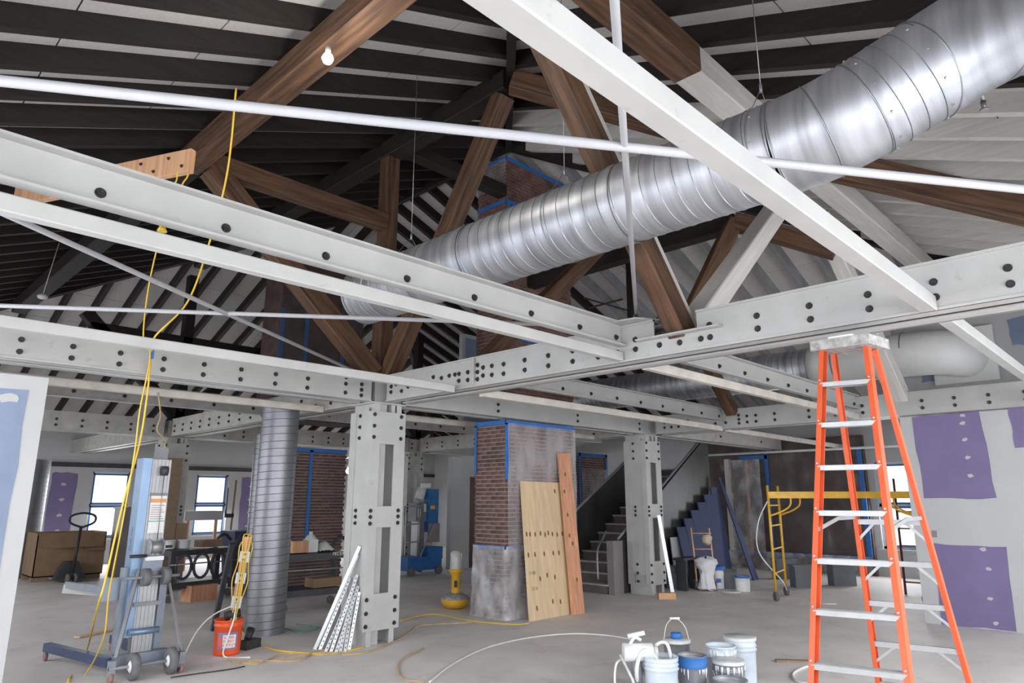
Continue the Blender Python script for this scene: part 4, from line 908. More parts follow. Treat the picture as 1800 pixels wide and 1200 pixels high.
cable('black_cord', 'thin black cord across the floor by the lift', [fz(300, 1192), fz(340, 1186), fz(400, 1178), fz(430, 1172)], .006, 'black')
# hanging yellow cords
g = onY(7.2, 268, 618)
cable('extension_cord', 'bright yellow cord hanging from the roof to the lift', [onY(5.5, 415, 155), onY(5.6, 400, 300), onY(6.0, 370, 420), onY(6.6, 330, 530), onY(7.0, 272, 592), onY(7.22, 266, 625), onY(7.22, 258, 700), onY(7.25, 245, 780), onY(7.3, 215, 890), onY(7.4, 185, 1020), onY(7.6, 172, 1065), fz(150, 1150), fz(120, 1196)], .009, 'cord')
cable('extension_cord', 'second yellow cord looped down beside the lift mast', [onY(6.6, 285, 400), onY(6.8, 262, 500), onY(7.1, 252, 592), onY(7.2, 264, 625), onY(7.2, 246, 720), onY(7.25, 236, 800), onY(7.3, 215, 920), onY(7.5, 192, 1040), onY(7.7, 182, 1120), fz(150, 1186), fz(118, 1200)], .007, 'cord')
b = MB(); b.bar(g+Vector((0, -.01, .02)), g+Vector((0, -.01, -.07)), .03, .02); tag(b.build('tape_wrap', 'tape'), 'blue tape wrapped round the hanging yellow cords', 'tape')
cable('extension_cord', 'tan wire dangling behind the yellow cords', [onY(8.57, 278, 690), onY(8.57, 282, 730), onY(8.57, 276, 755), onY(8.57, 290, 775), onY(8.57, 286, 800)], .009, 'cordtan')
cable('extension_cord', 'yellow cord strung from the purlin to the top bulb', [P(573, 100, 5.9), P(640, 50, 5.6), P(725, 0, 5.2), P(800, -50, 5.0)], .007, 'cord')
for (x0, y0, x1, y1, yy) in ((333, 290, 318, 330, 5.9), (312, 300, 300, 335, 5.9)): cable('extension_cord', 'yellow loop of cord at the end of the bolted plank', [onY(yy, x0, y0), onY(yy, (x0+x1)/2+4, (y0+y1)/2), onY(yy, x1, y1), onY(yy, x1-20, y1+70)], .007, 'cord')['group'] = 'cord loops on the plank'
# ================= MATERIAL LIFT =================
lf = thing('material_lift', 'blue and silver hand-winch material lift with forks', 'lift', (2.68, 7.8, 0))
def cb(nm, lo, hi, m, par=lf): b = MB(); b.box(lo, hi); return b.build(nm, m, par)
MX, MY = 2.70, 7.95
ms = cb('mast', (MX-.09, MY-.05, .12), (MX+.10, MY+.06, 2.12), 'alu')
for k in range(5):
    x = MX-.075+.0375*k; cb('mast_rib', (x, MY-.058, .12), (x+.012, MY-.05, 2.12), 'alu', ms)
cb('mast_side', (MX-.18, MY-.04, .35), (MX-.09, MY+.16, 2.13), 'mastblue'); cb('inner_mast', (MX-.02, MY+.02, .5), (MX+.08, MY+.14, 2.25), 'grey')
lb = cb('instruction_label', (MX-.07, MY-.066, 1.36), (MX+.085, MY-.06, 1.74), 'label'); cb('label_band', (MX-.07, MY-.068, 1.67), (MX+.085, MY-.064, 1.71), 'orangelabel', lb); cb('label_band', (MX-.07, MY-.068, 1.475), (MX+.085, MY-.064, 1.485), 'greenlabel', lb); cb('clip_bar', (MX-.08, MY-.07, 1.74), (MX+.095, MY-.06, 1.77), 'grey')
for k in range(7): cb('print_line', (MX-.06, MY-.0672, 1.50+.023*k), (MX+.075-.02*(k % 3), MY-.0655, 1.506+.023*k), 'ink', lb)
text('DUPLAKI', .06, (MX-.1805, MY+.05, 1.3), (0, 0, 1), (0, 1, 0), 'darkblue', lf)
b = MB(); b.cyl((MX-.01, MY-.10, 2.0), (MX+.05, MY-.10, 2.0), .05, seg=18); b.build('cable_pulley', 'blackmetal', lf); b = MB(); b.tube([(MX+.03, MY-.08, 2.0), (MX+.03, MY-.09, 1.3)], .004, 6); b.build('lift_cable', 'wire', lf)
wz = 1.22
b = MB(); b.cyl((MX-.06, MY-.13, wz), (MX+.07, MY-.13, wz), .06, seg=22); b.cyl((MX-.065, MY-.13, wz), (MX-.055, MY-.13, wz), .085, seg=22); b.cyl((MX+.065, MY-.13, wz), (MX+.075, MY-.13, wz), .085, seg=22); b.build('winch_drum', 'alu', lf)
cb('winch_bracket', (MX-.08, MY-.16, wz-.13), (MX+.09, MY-.06, wz-.09), 'ductwhite')
b = MB(); b.cyl((MX-.24, MY-.16, wz-.08), (MX-.08, MY-.16, wz-.08), .016, seg=10); b.cyl((MX+.1, MY-.13, wz+.0), (MX+.17, MY-.13, wz), .014, seg=10); b.build('crank_handle', 'black', lf)
for dx in (-.07, .12):
    b = MB(); b.cyl((MX+dx-.035, MY-.17, .93), (MX+dx+.035, MY-.17, .93), .085, seg=20); b.build('transport_wheel', 'tyre', lf)
b = MB(); b.cyl((MX-.26, MY-.17, .93), (MX+.26, MY-.17, .93), .015, seg=10); b.build('axle', 'grey', lf)
cb('winch_housing', (MX-.09, MY-.11, .98), (MX+.1, MY-.05, 1.12), 'liftgrey')
YB = 7.63
for x in (MX-.20, MX+.18): cb('side_frame', (x-.035, MY+.02, .1), (x+.035, MY+.09, 1.02 if x < MX else 1.0), 'liftgrey')
cb('base_crossbar', (MX-.26, MY-.12, .10), (MX+.26, MY-.0, .2), 'liftgrey')
b = MB(); b.cyl((MX-.14, MY-.09, .40), (MX+.14, MY-.09, .40), .032, seg=14); b.build('tie_tube', 'mastblue', lf); cb('strap', (MX-.12, MY-.08, .64), (MX+.14, MY-.06, .68), 'grey')
for x, ym in ((MX-.14, YB), (MX+.21, YB)):
    b = MB(); b.lathe((0, 0, 0), [(.06, -.035), (.10, -.04), (.125, -.025), (.125, .025), (.10, .04), (.06, .035)], 28)
    me = b; o = me.build('wheel', 'tyre', lf, True); o.location = Vector((x, ym, .125))-Vector(lf.location); o.rotation_euler = (0, math.pi/2, 0)
    hb = MB(); hb.lathe((0, 0, 0), [(0, -.045), (.03, -.045), (.06, -.03), (.06, .03), (0, .04)], 20); hb.build('hub', 'ductwhite', o, True)
b = MB(); b.tube([(MX-.36, YB, .13), (MX+.3, YB, .13)], .016, 10); b.build('wheel_axle', 'grey', lf)
for x, y in ((MX-.33, YB+.02), (MX+.30, YB-.02)):
    b = MB(); b.cyl((x-.018, y, .05), (x+.018, y, .05), .05, seg=16); o = b.build('caster', 'pinkwheel', lf); cb('caster_fork', (x-.03, y-.03, .06), (x+.03, y+.03, .2), 'grey')
for x in (MX-.52, MX+.13):
    b = MB(); b.bar((x if x > MX else MX-.27, 7.9, .14), (x, 9.2, .14), .075, .085); b.build('base_leg', 'darkblue', lf); b = MB(); b.cyl((x-.015, 9.2, .05), (x+.015, 9.2, .05), .05, seg=16); b.build('caster', 'pinkwheel', lf)
b = MB(); b.bar((MX+.2, MY, .95), (MX+.30, YB, .2), .02, .02); b.build('stay', 'alu', lf); b = MB(); b.bar((MX-.1, MY-.05, 1.0), (MX-.30, YB+.02, .22), .03, .03); b.build('stay', 'grey', lf)
for x in (MX-.35, MX+.1):
    b = MB(); b.bar((x, MY+.1, .80), (x-.12, 8.95, .80), .05, .06); b.build('fork', 'liftgrey', lf)
cb('fork_carriage', (MX-.38, MY+.08, .7), (MX+.14, MY+.14, .92), 'liftgrey')
b = MB(); b.bar((MX-.5, 8.95, .76), (MX+.0, 8.55, .70), .03, .09); b.build('fork_tip_plate', 'ductwhite', lf)
q = fl(175, 1112); b = MB(); b.cbox(q+Vector((0, 0, .012)), (.7, .09, .02), .5); tag(b.build('floor_offcut', 'ply'), 'pale strip of plywood on the floor behind the lift', 'offcut')
# ================= ORANGE BUCKET AND OUTLET STAND =================
q = fl(389, 1154); q = Vector((q.x+.1, q.y+.1, 0))
bk = thing('orange_bucket', 'orange bucket with a printed label beside the upright duct', 'bucket', q)
b = MB(); b.lathe(q, [(0, .005), (.135, .005), (.14, .02), (.15, .3), (.158, .305), (.158, .325), (.152, .33), (.155, .36), (.162, .362), (.162, .375), (.15, .375), (.145, .3), (.13, .02)], 32); b.build('pail', 'bucketorange', bk)
cdir = (CE-q); cdir.z = 0; cdir.normalize(); sd = Vector((-cdir.y, cdir.x, 0))
def curv(u0, u1, z0, z1, r, m, nm):
    a0 = math.atan2(cdir.y, cdir.x); b = MB(); b.grid(lambda u, v: q+Vector((math.cos(a0+u0+(u1-u0)*u)*(r+.025*(z0+(z1-z0)*v)), math.sin(a0+u0+(u1-u0)*u)*(r+.025*(z0+(z1-z0)*v)), z0+(z1-z0)*v)), 10, 2); return b.build(nm, m, bk)
curv(-.75, .75, .07, .25, .1435, 'violetink', 'label_band'); curv(-.35, .6, .09, .225, .1445, 'label', 'label_panel'); curv(-.65, -.4, .1, .2, .145, 'redink', 'label_mark')
for i, t_ in enumerate(('SUPER', 'PAINT', 'BUCKET')): text(t_, .042, q+cdir*.152+sd*.012+Vector((0, 0, .198-.04*i)), sd, (0, 0, 1), 'redink', bk)
sn = thing('outlet_stand', 'timber stand with outlet boxes and yellow leads set in the bucket', 'outlet stand', q+Vector((0, 0, .02)))
sA = q+Vector((.02, .02, .03)); sB = q+RT*.13+Vector((.05, .1, 1.27))
b = MB(); b.bar(sA, sB, .085, .04, cdir, cham=.003); b.build('post', 'lumber', sn)
d = (sB-sA).normalized()
for t, h_ in ((.42, .13), (.63, .12), (.82, .12)):
    c_ = sA.lerp(sB, t)+cdir*.03; b = MB(); b.bar(c_-d*h_/2, c_+d*h_/2, .11, .04, cdir); o = b.build('outlet_box', 'alu', sn)
    for s_ in (-1, 1):
        b = MB(); b.bar(c_+cdir*.021+d*(s_*.03-.012), c_+cdir*.021+d*(s_*.03+.012), .03, .004, cdir); b.build('socket', 'black', o)
b = MB(); b.cyl(sA+Vector((-.06, .02, .37)), sA+Vector((.1, -.02, .40)), .05, seg=14); b.build('weight', 'black', sn)
s2 = d.cross(cdir).normalized()
for k_, off in enumerate((-.025, 0, .02)):
    b = MB(); b.tube(smoothpath([sA.lerp(sB, .2)+cdir*.03+s2*off, sA.lerp(sB, .5)+cdir*.055+s2*(off+.01), sA.lerp(sB, .8)+cdir*.055+s2*off, sB+cdir*.03+s2*off*2, sB+d*.03]), .007, 6); b.build('lead', 'cord', sn)
for sg in (-1, 1):
    b = MB(); b.tube(smoothpath([sB, sB+s2*.07*sg-d*.1, sB+s2*.06*sg-d*.3, sB+s2*.085*sg-d*.5, sB+s2*.05*sg-d*.7]), .007, 6); b.build('lead', 'cord', sn)
b = MB(); b.tube(smoothpath([sA.lerp(sB, .42)+cdir*.06, q+cdir*.2+RT*.05+Vector((0, 0, .4)), q+cdir*.19+Vector((0, 0, .2)), q+cdir*.18-RT*.02+Vector((0, 0, .01)), fz(440, 1156)]), .009, 6); b.build('lead', 'hose', sn)
b = MB(); b.tube(smoothpath([sA.lerp(sB, .4)+cdir*.05, q-RT*.18+Vector((0, 0, .42)), q-RT*.35+Vector((0, 0, .25)), fz(325, 1150)]), .008, 6); b.build('lead', 'hose', sn)
b = MB(); c_ = fl(437, 1140); b.cbox(c_+Vector((.02, .02, .05)), (.24, .12, .10), .4); b.cyl(c_+Vector((.0, .05, .1)), c_+Vector((.06, .1, .2)), .04, .05, 12); tag(b.build('cordless_drill', 'black'), 'black and blue cordless tool lying by the upright duct', 'drill')
# leaning dark board behind the stand
b = MB(); b.bar(fl(380, 1110)+Vector((0, .1, 0)), onY(9.2, 408, 955), .06, .06); tag(b.build('dark_pole', 'blackmetal'), 'dark pole leaning behind the outlet stand', 'pole')
# ================= YELLOW AREA LIGHT =================
q = fl(799, 1072); q = Vector((q.x+.12, q.y+.12, 0)); bl = thing('area_light', 'yellow wobble-base work light with a frosted dome', 'work light', q)
k = 1.05
b = MB(); b.lathe(q, [(0, .01), (.12*k, .01), (.19*k, .05), (.225*k, .11), (.225*k, .15)], 32); b.build('wobble_base', 'yellow', bl)
b = MB(); b.lathe(q, [(.228*k, .15), (.228*k, .165), (.2*k, .19), (.1*k, .235), (.07*k, .24)], 32); b.build('base_shoulder', 'capgrey', bl)
b = MB(); b.lathe(q, [(.07*k, .23), (.068*k, .50), (.09*k, .54), (.105*k, .57), (.105*k, .60), (.09*k, .605)], 28); b.build('neck', 'yellow', bl)
b = MB(); b.lathe(q, [(.09*k, .60), (.092*k, .70), (.085*k, .84), (.06*k, .89), (0, .895)], 28); b.build('lens', 'lens', bl)
cdir2 = Vector((CE.x-q.x, CE.y-q.y, 0)).normalized(); b = MB(); b.cbox(q+cdir2*.074+Vector((0, 0, .38)), (.02, .05, .1), math.atan2(cdir2.y, cdir2.x)); b.build('switch_plate', 'black', bl)
# ================= BLUE PERSONNEL LIFT =================
q = fl(752, 1011); bx_ = q.x; by_ = q.y+.4; pf = thing('personnel_lift', 'blue personnel lift with a grey mast by the doorway', 'lift', (bx_, by_, 0))
def pb(nm, lo, hi, m): b = MB(); b.box((bx_+lo[0], by_+lo[1], lo[2]), (bx_+hi[0], by_+hi[1], hi[2])); return b.build(nm, m, pf)
pb('chassis', (-.55, -.35, .12), (.45, .35, .42), 'blue'); pb('battery_box', (.05, -.38, .35), (.45, .3, .62), 'blue'); pb('mast', (-.08, -.1, .3), (.1, .1, 1.65), 'grey'); pb('mast_rail', (-.12, -.12, .3), (-.08, .12, 1.6), 'alu'); pb('mast_head', (-.2, -.16, 1.2), (.12, .16, 1.62), 'grey'); pb('control_tower', (.1, -.22, .95), (.42, .22, 1.95), 'blue'); pb('control_panel', (.12, -.24, .72), (.46, -.2, 1.15), 'taupe'); pb('warning_label', (.16, -.235, 1.48), (.3, -.222, 1.56), 'yellow'); pb('sign_plate', (-.1, -.2, 1.98), (.18, -.16, 2.08), 'label'); pb('decal', (-.16, -.175, 1.3), (-.08, -.162, 1.5), 'label'); pb('decal', (.02, -.175, 1.42), (.08, -.162, 1.6), 'label')
b = MB(); b.cyl((bx_-.05, by_-.05, 1.7), (bx_+.05, by_-.05, 1.98), .11, seg=16); b.build('motor', 'ductwhite', pf)
for z in (.75, 1.15, 1.55):
    b = MB(); b.tube([(bx_-.65, by_-.3, z), (bx_-.2, by_-.3, z)], .018, 8); b.build('guard_rail', 'alu', pf)
for x in (-.65, -.22):
    b = MB(); b.tube([(bx_+x, by_-.3, .42), (bx_+x, by_-.3, 1.55)], .018, 8); b.build('guard_post', 'alu', pf)
for x in (-.45, .35):
    for y in (-.36, .36):
        b = MB(); b.cyl((bx_+x, by_+y-.03, .1), (bx_+x, by_+y+.03, .1), .1, seg=16); b.build('wheel', 'tyre', pf)
b = MB(); b.bar((bx_+.25, by_-.28, 1.15), (bx_-.2, by_-.34, .4), .02, .02); b.build('outrigger_stay', 'alu', pf)
# ================= TOOL CARTS AND STORES =================
def cart(label, x, y, L, W, H, rz=0, m='blackmetal'):
    e = thing('tool_cart', label, 'cart', (x, y, 0)); e.rotation_euler = (0, 0, rz)
    def c(nm, lo, hi, mm=m): b = MB(); b.box(lo, hi); return b.build(nm, mm, e, True)
    c('top_tray', (-L/2, -W/2, H-.09), (L/2, W/2, H)); c('shelf', (-L/2, -W/2, .22), (L/2, W/2, .32))
    for sx in (-1, 1):
        for sy in (-1, 1):
            c('leg', (sx*(L/2-.05)-.045, sy*(W/2-.05)-.04, .15), (sx*(L/2-.05)+.045, sy*(W/2-.05)+.04, H-.05))
            b = MB(); b.cyl((sx*(L/2-.08), sy*(W/2-.08)-.02, .065), (sx*(L/2-.08), sy*(W/2-.08)+.02, .065), .065, seg=16); b.build('caster', 'tyre', e, True)
    b = MB(); b.tube(smoothpath([(L/2-.1, -W/2, H), (L/2+.0, -W/2, H+.16), (L/2+.12, -W/2, H+.2), (L/2+.25, -W/2, H+.1)]), .03, 8); b.tube(smoothpath([(L/2-.1, W/2, H), (L/2+.0, W/2, H+.16), (L/2+.12, W/2, H+.2), (L/2+.25, W/2, H+.1)]), .03, 8); b.build('push_handle', m, e, True)
    b = MB(); b.tube([(-L/2, -W/2-.01, .62), (L/2, -W/2-.01, .62)], .012, 8); b.build('side_rail', 'alu', e, True)
    return e
cx, cy = 6.05, 10.5
ct = cart('black tool cart crowded with jugs and boxes behind the studs', cx, cy, 1.15, .6, .86, -.1)
def item(nm, label, cat, fn, m, group=None): b = MB(); fn(b); return tag(b.build(nm, m), label, cat, group)
jb = lambda x, y, z: (lambda b: (b.box((x-.1, y-.07, z), (x+.1, y+.07, z+.2)), b.lathe((x, y, z+.2), [(.1, 0), (.06, .06), (.03, .07), (.03, .12), (0, .12)], 14)))
item('white_jug', 'white plastic jug on the tool cart', 'jug', jb(cx-.05, cy-.05, .87), 'whitepaint'); item('white_jug', 'small white bottle at the end of the tool cart', 'jug', jb(cx-.5, cy, .87), 'whitepaint')
item('carton', 'brown carton on the tool cart beside the jug', 'box', lambda b: b.cbox((cx-.32, cy-.1, .97), (.3, .22, .18), .1), 'lumber'); item('carton', 'brown carton on the lower shelf of the tool cart', 'box', lambda b: b.cbox((cx+.2, cy-.1, .40), (.5, .3, .14), .05), 'cardboard')
item('plastic_bag', 'crumpled clear bag on the tool cart', 'bag', lambda b: b.grid(lambda u, v: Vector((cx+.05+.3*u, cy-.2+.3*v, .88+.14*math.sin(math.pi*u)*math.sin(math.pi*v)+.03*random.random())), 10, 8), 'ductwhite')
text('PECER', .07, (cx+.33, cy-.325, .84), (1, -.1, 0), (0, 0, 1), 'label', ct)
c2_ = cart('dark cluttered cart behind the material lift', 5.2, 13.0, 1.3, .6, .85, .2)
for i, (dx, m_, lab) in enumerate(((-.5, 'whitepaint', 'white tub standing on the cluttered cart, beside the boards'), (-.25, 'ductwhite', 'white tub standing on the cluttered cart, next to the small carton'))):
    q = Vector((5.2+dx, 12.95, .86)); pail(lab, q, .10, .15, m_, ribs=0, fill='whitepaint', name='plastic_tub')
item('carton', 'small carton on the cluttered cart', 'box', lambda b: b.cbox((5.4, 13.0, .93), (.4, .25, .12), .2), 'cardboard')
item('orange_carton', 'orange-brown box under the cluttered cart', 'box', lambda b: b.cbox((5.2, 12.7, .13), (.5, .3, .26), .2), 'redlumber')
for i in range(3):
    x = 4.85+.3*i; item('hanging_coil', 'dark hose coil hanging on the cluttered cart', 'coil', lambda b: b.tube([(x+.13*math.cos(t*.35), 12.6, .58+.2*math.sin(t*.35)) for t in range(19)], .025, 8), 'blackmetal', 'coils on the cluttered cart')
q = fl(355, 1010)
item('waste_bin', 'dark blue wheeled bin behind the outlet stand', 'bin', lambda b: (b.prism([(6.7, 14.6, .2), (7.6, 14.6, .2), (7.7, 14.6, 1.05), (6.6, 14.6, 1.05)], (0, .7, 0)), b.cyl((6.8, 14.6, .1), (6.8, 14.7, .1), .1), b.cyl((7.5, 14.6, .1), (7.5, 14.7, .1), .1)), 'darkblue')
# boards on the far column
item('particle_board', 'tall brown board standing against the far column behind the lift', 'board', lambda b: b.box((4.95, 14.3, 0), (5.28, 14.34, 2.5)), 'board_brown'); item('particle_board', 'short brown board beside the tall one', 'board', lambda b: b.box((5.29, 14.3, 0), (5.5, 14.34, 1.25)), 'board_brown')
# large carton, pallet jack, cabinet
q = fl(118, 1012); bxo = thing('cardboard_box', 'large open cardboard box on the floor by the window wall', 'box', (4.4, 18.0, 0))
def cbx(nm, pts, dv): b = MB(); b.prism(pts, dv); return b.build(nm, 'cardboard', bxo)
X0, X1, Y0, Y1, HB = 3.75, 5.05, 17.75, 18.7, 1.0
cbx('side', [(X0, Y0, .1), (X1, Y0, .1), (X1, Y0, HB), (X0, Y0, HB)], (0, .02, 0)); cbx('side', [(X0, Y1, .1), (X1, Y1, .1), (X1, Y1, HB), (X0, Y1, HB)], (0, .02, 0)); cbx('side', [(X0, Y0, .1), (X0, Y1, .1), (X0, Y1, HB), (X0, Y0, HB)], (.02, 0, 0)); cbx('side', [(X1, Y0, .1), (X1, Y1, .1), (X1, Y1, HB), (X1, Y0, HB)], (.02, 0, 0)); cbx('base', [(X0, Y0, .1), (X1, Y0, .1), (X1, Y1, .1), (X0, Y1, .1)], (0, 0, .02)); cbx('flap', [(X0, Y0, HB), (X1, Y0, HB), (X1-.1, Y0-.25, HB-.3), (X0+.1, Y0-.25, HB-.3)], (0, .015, 0)); cbx('flap', [(X1-.45, Y0-.02, HB), (X1, Y0-.02, HB), (X1, Y0-.12, .6), (X1-.4, Y0-.12, .62)], (0, .015, 0))
for y in (Y0+.05, Y1-.1):
    b = MB(); b.box((X0, y, 0), (X1, y+.1, .1)); b.build('pallet_runner', 'board_brown', bxo)
jx, jy = 4.35, 17.2; pj = thing('pallet_jack', 'black pallet jack with a loop handle before the cardboard box', 'pallet jack', (jx, jy, 0))
b = MB(); b.tube([(jx, jy, .2), (jx+.06, jy+.05, 1.15)], .03, 8); b.build('handle_shaft', 'black', pj)
b = MB(); b.tube(smoothpath([(jx+.06, jy, 1.12), (jx-.16, jy, 1.22), (jx-.16, jy, 1.36), (jx+.06, jy, 1.42), (jx+.28, jy, 1.36), (jx+.28, jy, 1.22), (jx+.06, jy, 1.12)]), .022, 8); b.build('loop_handle', 'black', pj)
b = MB(); b.prism([(jx-.3, jy+.1, .05), (jx+.3, jy+.1, .05), (jx+.12, jy+.1, .42), (jx-.12, jy+.1, .42)], (0, .25, 0)); b.build('pump_housing', 'blackmetal', pj)
for dx in (-.07, .07):
    b = MB(); b.cyl((jx+dx-.03, jy, .09), (jx+dx+.03, jy, .09), .09, seg=16); b.build('steer_wheel', 'tyre', pj)
for dx in (-.22, .22):
    b = MB(); b.box((jx+dx-.08, jy+.3, .06), (jx+dx+.08, jy+.52, .1)); b.build('fork', 'grey', pj)
item('storage_cabinet', 'plain taupe cabinet standing in front of the far window', 'cabinet', lambda b: (b.box((5.3, 17.6, 0), (6.1, 18.2, 1.5)), b.box((5.27, 17.57, 1.5), (6.13, 18.23, 1.54)), b.box((5.69, 17.59, .05), (5.705, 17.61, 1.45))), 'taupe')
# sculpture-like bench stand before the second window
tb = thing('white_table', 'white-topped stand below the second far window', 'table', (7.3, 18.2, 0))
b = MB(); b.box((6.8, 17.9, 1.2), (7.75, 18.5, 1.42)); b.build('top', 'drywall', tb)
for x in (6.9, 7.6):
    b = MB(); b.box((x, 18.0, 0), (x+.06, 18.06, 1.2)); b.build('leg', 'lumber', tb)
ps = thing('tool_pole', 'upright pole with a bracket in front of the second far window', 'pole', (8.0, 18.0, 0))
b = MB(); b.tube([(8.0, 18.0, 0), (8.05, 18.0, 2.2)], .025, 8); b.build('pole', 'board_brown', ps); b = MB(); b.bar((7.85, 18, 1.3), (7.85, 18, 2.0), .03, .03); b.bar((7.85, 18, 1.3), (8.05, 18, 1.3), .1, .1); b.build('bracket', 'blackmetal', ps)
# hand truck and buckets by the stairs
h0 = fl(1226, 1036); h1 = fl(1252, 1036)
ht = thing('hand_truck', 'rusty hand truck draped with a white cloth under the stairs', 'hand truck', h0)
dv = Vector((h1.x-h0.x, h1.y-h0.y, 0)).normalized()*.36
for o_ in (Vector((0, 0, 0)), dv):
    b = MB(); b.tube(smoothpath([h0+o_+Vector((0, 0, .1)), h0+o_+Vector((.03, .05, .7)), h0+o_+Vector((.06, .1, 1.15))]), .016, 8); b.build('frame_tube', 'lumber', ht)
for z in (.4, .75, 1.05):
    b = MB(); b.tube([h0+Vector((.03, .05, z)), h0+dv+Vector((.03, .05, z))], .012, 8); b.build('crossbar', 'lumber', ht)
b = MB(); b.prism([h0+Vector((0, 0, .02)), h0+dv+Vector((0, 0, .02)), h0+dv+Vector((-.2, -.15, .02)), h0+Vector((-.2, -.15, .02))], (0, 0, .012)); b.build('toe_plate', 'board_brown', ht)
for o_ in (Vector((0, 0, 0)), dv):
    b = MB(); b.cyl(h0+o_+Vector((.05, .05, .1))-dv*.1, h0+o_+Vector((.05, .05, .1))+dv*.05, .1, seg=16); b.build('wheel', 'tyre', ht)
cc = h0+dv*.5-F0*.06
b = MB(); b.lathe(cc, [(.0, .62), (.12, .60), (.20, .55), (.21, .48), (.13, .36), (.12, .25), (.17, .05), (.16, .02)], 20)
b.v = [v+Vector((random.uniform(-.035, .035), random.uniform(-.035, .035), random.uniform(-.02, .02))) for v in b.v]; tag(b.build('draped_cloth', 'cloth'), 'white cloth bunched on the hand truck', 'cloth')
b = MB(); b.lathe(cc+Vector((.05, -.02, .93)), [(0, .1), (.07, .09), (.1, .03), (.09, -.04), (.04, -.08), (0, -.08)], 12); b.v = [v+Vector((random.uniform(-.02, .02), 0, random.uniform(-.02, .02))) for v in b.v]; tag(b.build('work_glove', 'tan'), 'tan work glove on top of the hand truck', 'glove')
q = fl(1265, 1035); e = pail('white pail with a bright blue lid by the hand truck', (q.x+.1, q.y+.1, 0), .155, .36, 'whitepaint', ribs=1, fill='whitepaint')
b = MB(); b.lathe((q.x+.1, q.y+.1, .36), [(0, .06), (.16, .06), (.168, .05), (.168, -.01)], 28); b.build('blue_lid', 'tape', e); b = MB(); b.cbox((q.x-.03, q.y-.0, .16), (.02, .1, .07), YAW); b.build('blue_print', 'tape', e)
q = fl(1289, 1036); pail('grey pail with a white-caked rim beside the blue-lidded one', (q.x+.15, q.y+.15, 0), .16, .36, 'greybin', ribs=0, fill='whitepaint')
q = fl(1311, 1041); e = pail('small white tin with a blue printed corner near the scaffold', (q.x+.1, q.y+.1, 0), .14, .27, 'whitepaint', ribs=0, fill='paintgrey'); b = MB(); b.lathe((q.x+.1, q.y+.1, .25), [(.148, 0), (.15, .03), (.13, .035)], 28); b.build('rim_band', 'tape', e)
q = fl(1163, 1035); pail('blue-grey pail half hidden by the leaning stud', (q.x+.3, q.y-.08, 0), .17, .42, 'greybin', ribs=1, fill='whitepaint')
q = fl(1200, 1022); pail('dark grey bin under the low bench', (q.x+.3, q.y-.35, 0), .22, .5, 'greybin', ribs=0)
def bin_(label, q):
    b = MB(); b.prism([q+Vector((-.16, .16, 0)), q+Vector((.16, -.16, 0)), q+Vector((.26, .08, 0)), q+Vector((-.02, .34, 0))], (0, 0, .4)); b.prism([q+Vector((-.19, .18, .4)), q+Vector((.18, -.19, .4)), q+Vector((.29, .08, .4)), q+Vector((-.02, .37, .4))], (0, 0, .03)); tag(b.build('grey_tote', 'greybin'), label, 'tote')
bin_('dark grey tote behind the yellow scaffold wheels', fl(1385, 1018)); bin_('dark grey tote with a label between scaffold and ladder', fl(1420, 1033)); bin_('dark grey tote seen through the stepladder', fl(1487, 1030))
b = MB(); q = fl(1290, 1040); b.lathe(q-Vector((.1, 0, 0)), [(0, .02), (.17, .02), (.18, .005)], 24); tag(b.build('bucket_lid', 'whitepaint'), 'white bucket lid lying on the floor before the pails', 'lid')
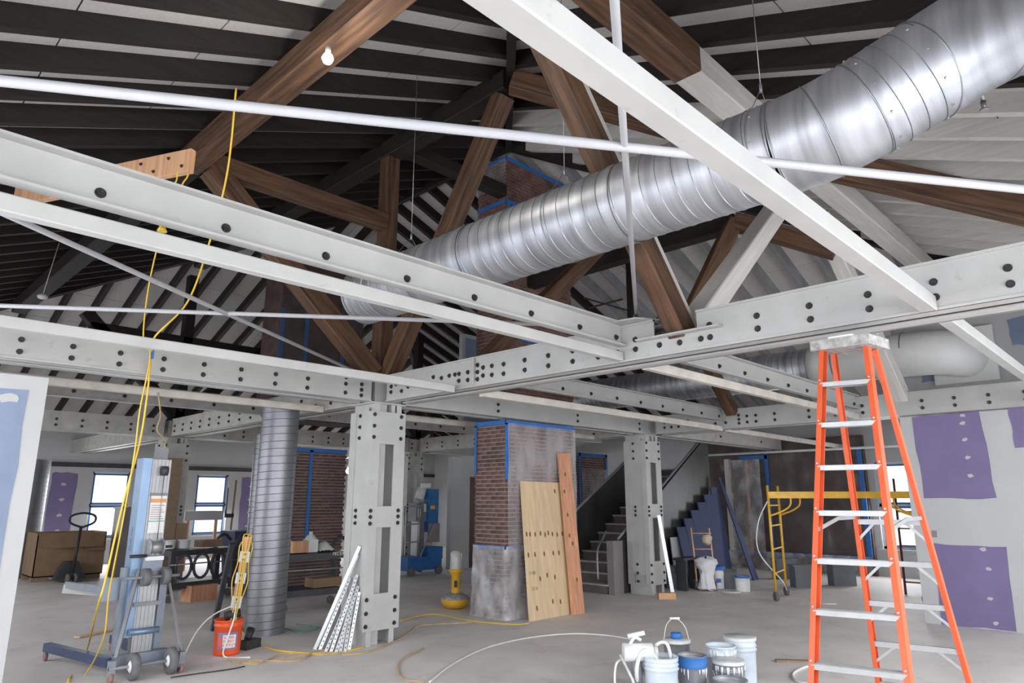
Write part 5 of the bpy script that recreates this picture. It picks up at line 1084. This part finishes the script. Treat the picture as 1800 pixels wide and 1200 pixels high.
# ================= LAMPS AND SMALL FIXTURES =================
def bulb(label, p, power, r=.045):
    e = thing('work_bulb', label, 'lamp', p)
    b = MB(); b.lathe(p, [(0, r), (r*.7, r*.7), (r, 0), (r*.7, -r*.7), (0, -r)], 16); b.build('bulb', 'bulb', e)
    b = MB(); b.cyl(Vector(p)+Vector((0, 0, r*.9)), Vector(p)+Vector((0, 0, r*2.2)), r*.5, seg=10); b.build('socket', 'cap', e)
    l = bpy.data.lights.new('bulb_light', 'POINT'); l.energy = power; l.shadow_soft_size = r*1.3; l.color = (1, .95, .86); o = bpy.data.objects.new('bulb_light', l); COL.objects.link(o); o.parent = e; o.location = (0, 0, -.09)
bulb('bare lit bulb hanging beside the brown purlin', P(576, 103, 5.25), 30); p = onY(18.5, 613, 828); b = MB(); b.tube([p+Vector((0, 0, .1)), Vector((p.x, p.y, roofz(p.x, p.y)))], .01, 6); tag(b.build('drop_cord', 'black'), 'black drop cord holding the far bulb', 'cord')
bulb('bare lit bulb in front of the far window behind the column', onY(18.5, 613, 828), 25, .09)
for i, (x, y) in enumerate(((148, 455), (75, 521))):
    p = onY(12.0, x, y); b = MB(); b.lathe(p, [(0, .04), (.05, .035), (.075, 0), (.06, -.03), (0, -.04)], 14); b.tube([p+Vector((0, 0, .03)), p+Vector((.1, 0, roofz(p.x, p.y)-p.z-.1))], .006, 6)
    tag(b.build('smoke_detector', 'cap'), ('white detector hanging in the gloom above the girders', 'lower white detector hanging in the gloom')[i], 'detector')
p = P(285, 403, 6.4); b = MB(); b.cyl(p-Vector((0, 0, .02)), p+Vector((0, 0, .02)), .045, .03, 12); tag(b.build('plug_connector', 'cord'), 'yellow plug connector hanging above the pale bar', 'plug')
p = onY(8.5, 1068, 533); sk = thing('sprinkler_cross', 'black pipe cross of a sprinkler line in the upper bay', 'sprinkler', p)
b = MB(); b.tube([onY(8.5, 1025, 523), onY(8.5, 1105, 546)], .02, 8); b.build('pipe', 'black', sk); b = MB(); b.tube([onY(8.5, 1036, 541), onY(8.5, 1093, 526), onY(8.5, 1095, 516)], .02, 8); b.build('pipe', 'black', sk)
p = P(1728, 178, 4.6); b = MB(); b.cyl(p, p+Vector((0, 0, -.06)), .018, .014, 10); b.cyl(p+Vector((0, 0, -.06)), p+Vector((0, 0, -.07)), .03, seg=10); b.tube([p, Vector((p.x, p.y, roofz(p.x, p.y)))], .012, 8); tag(b.build('fire_sprinkler', 'alu'), 'small sprinkler head below the white rafters by the duct', 'sprinkler')
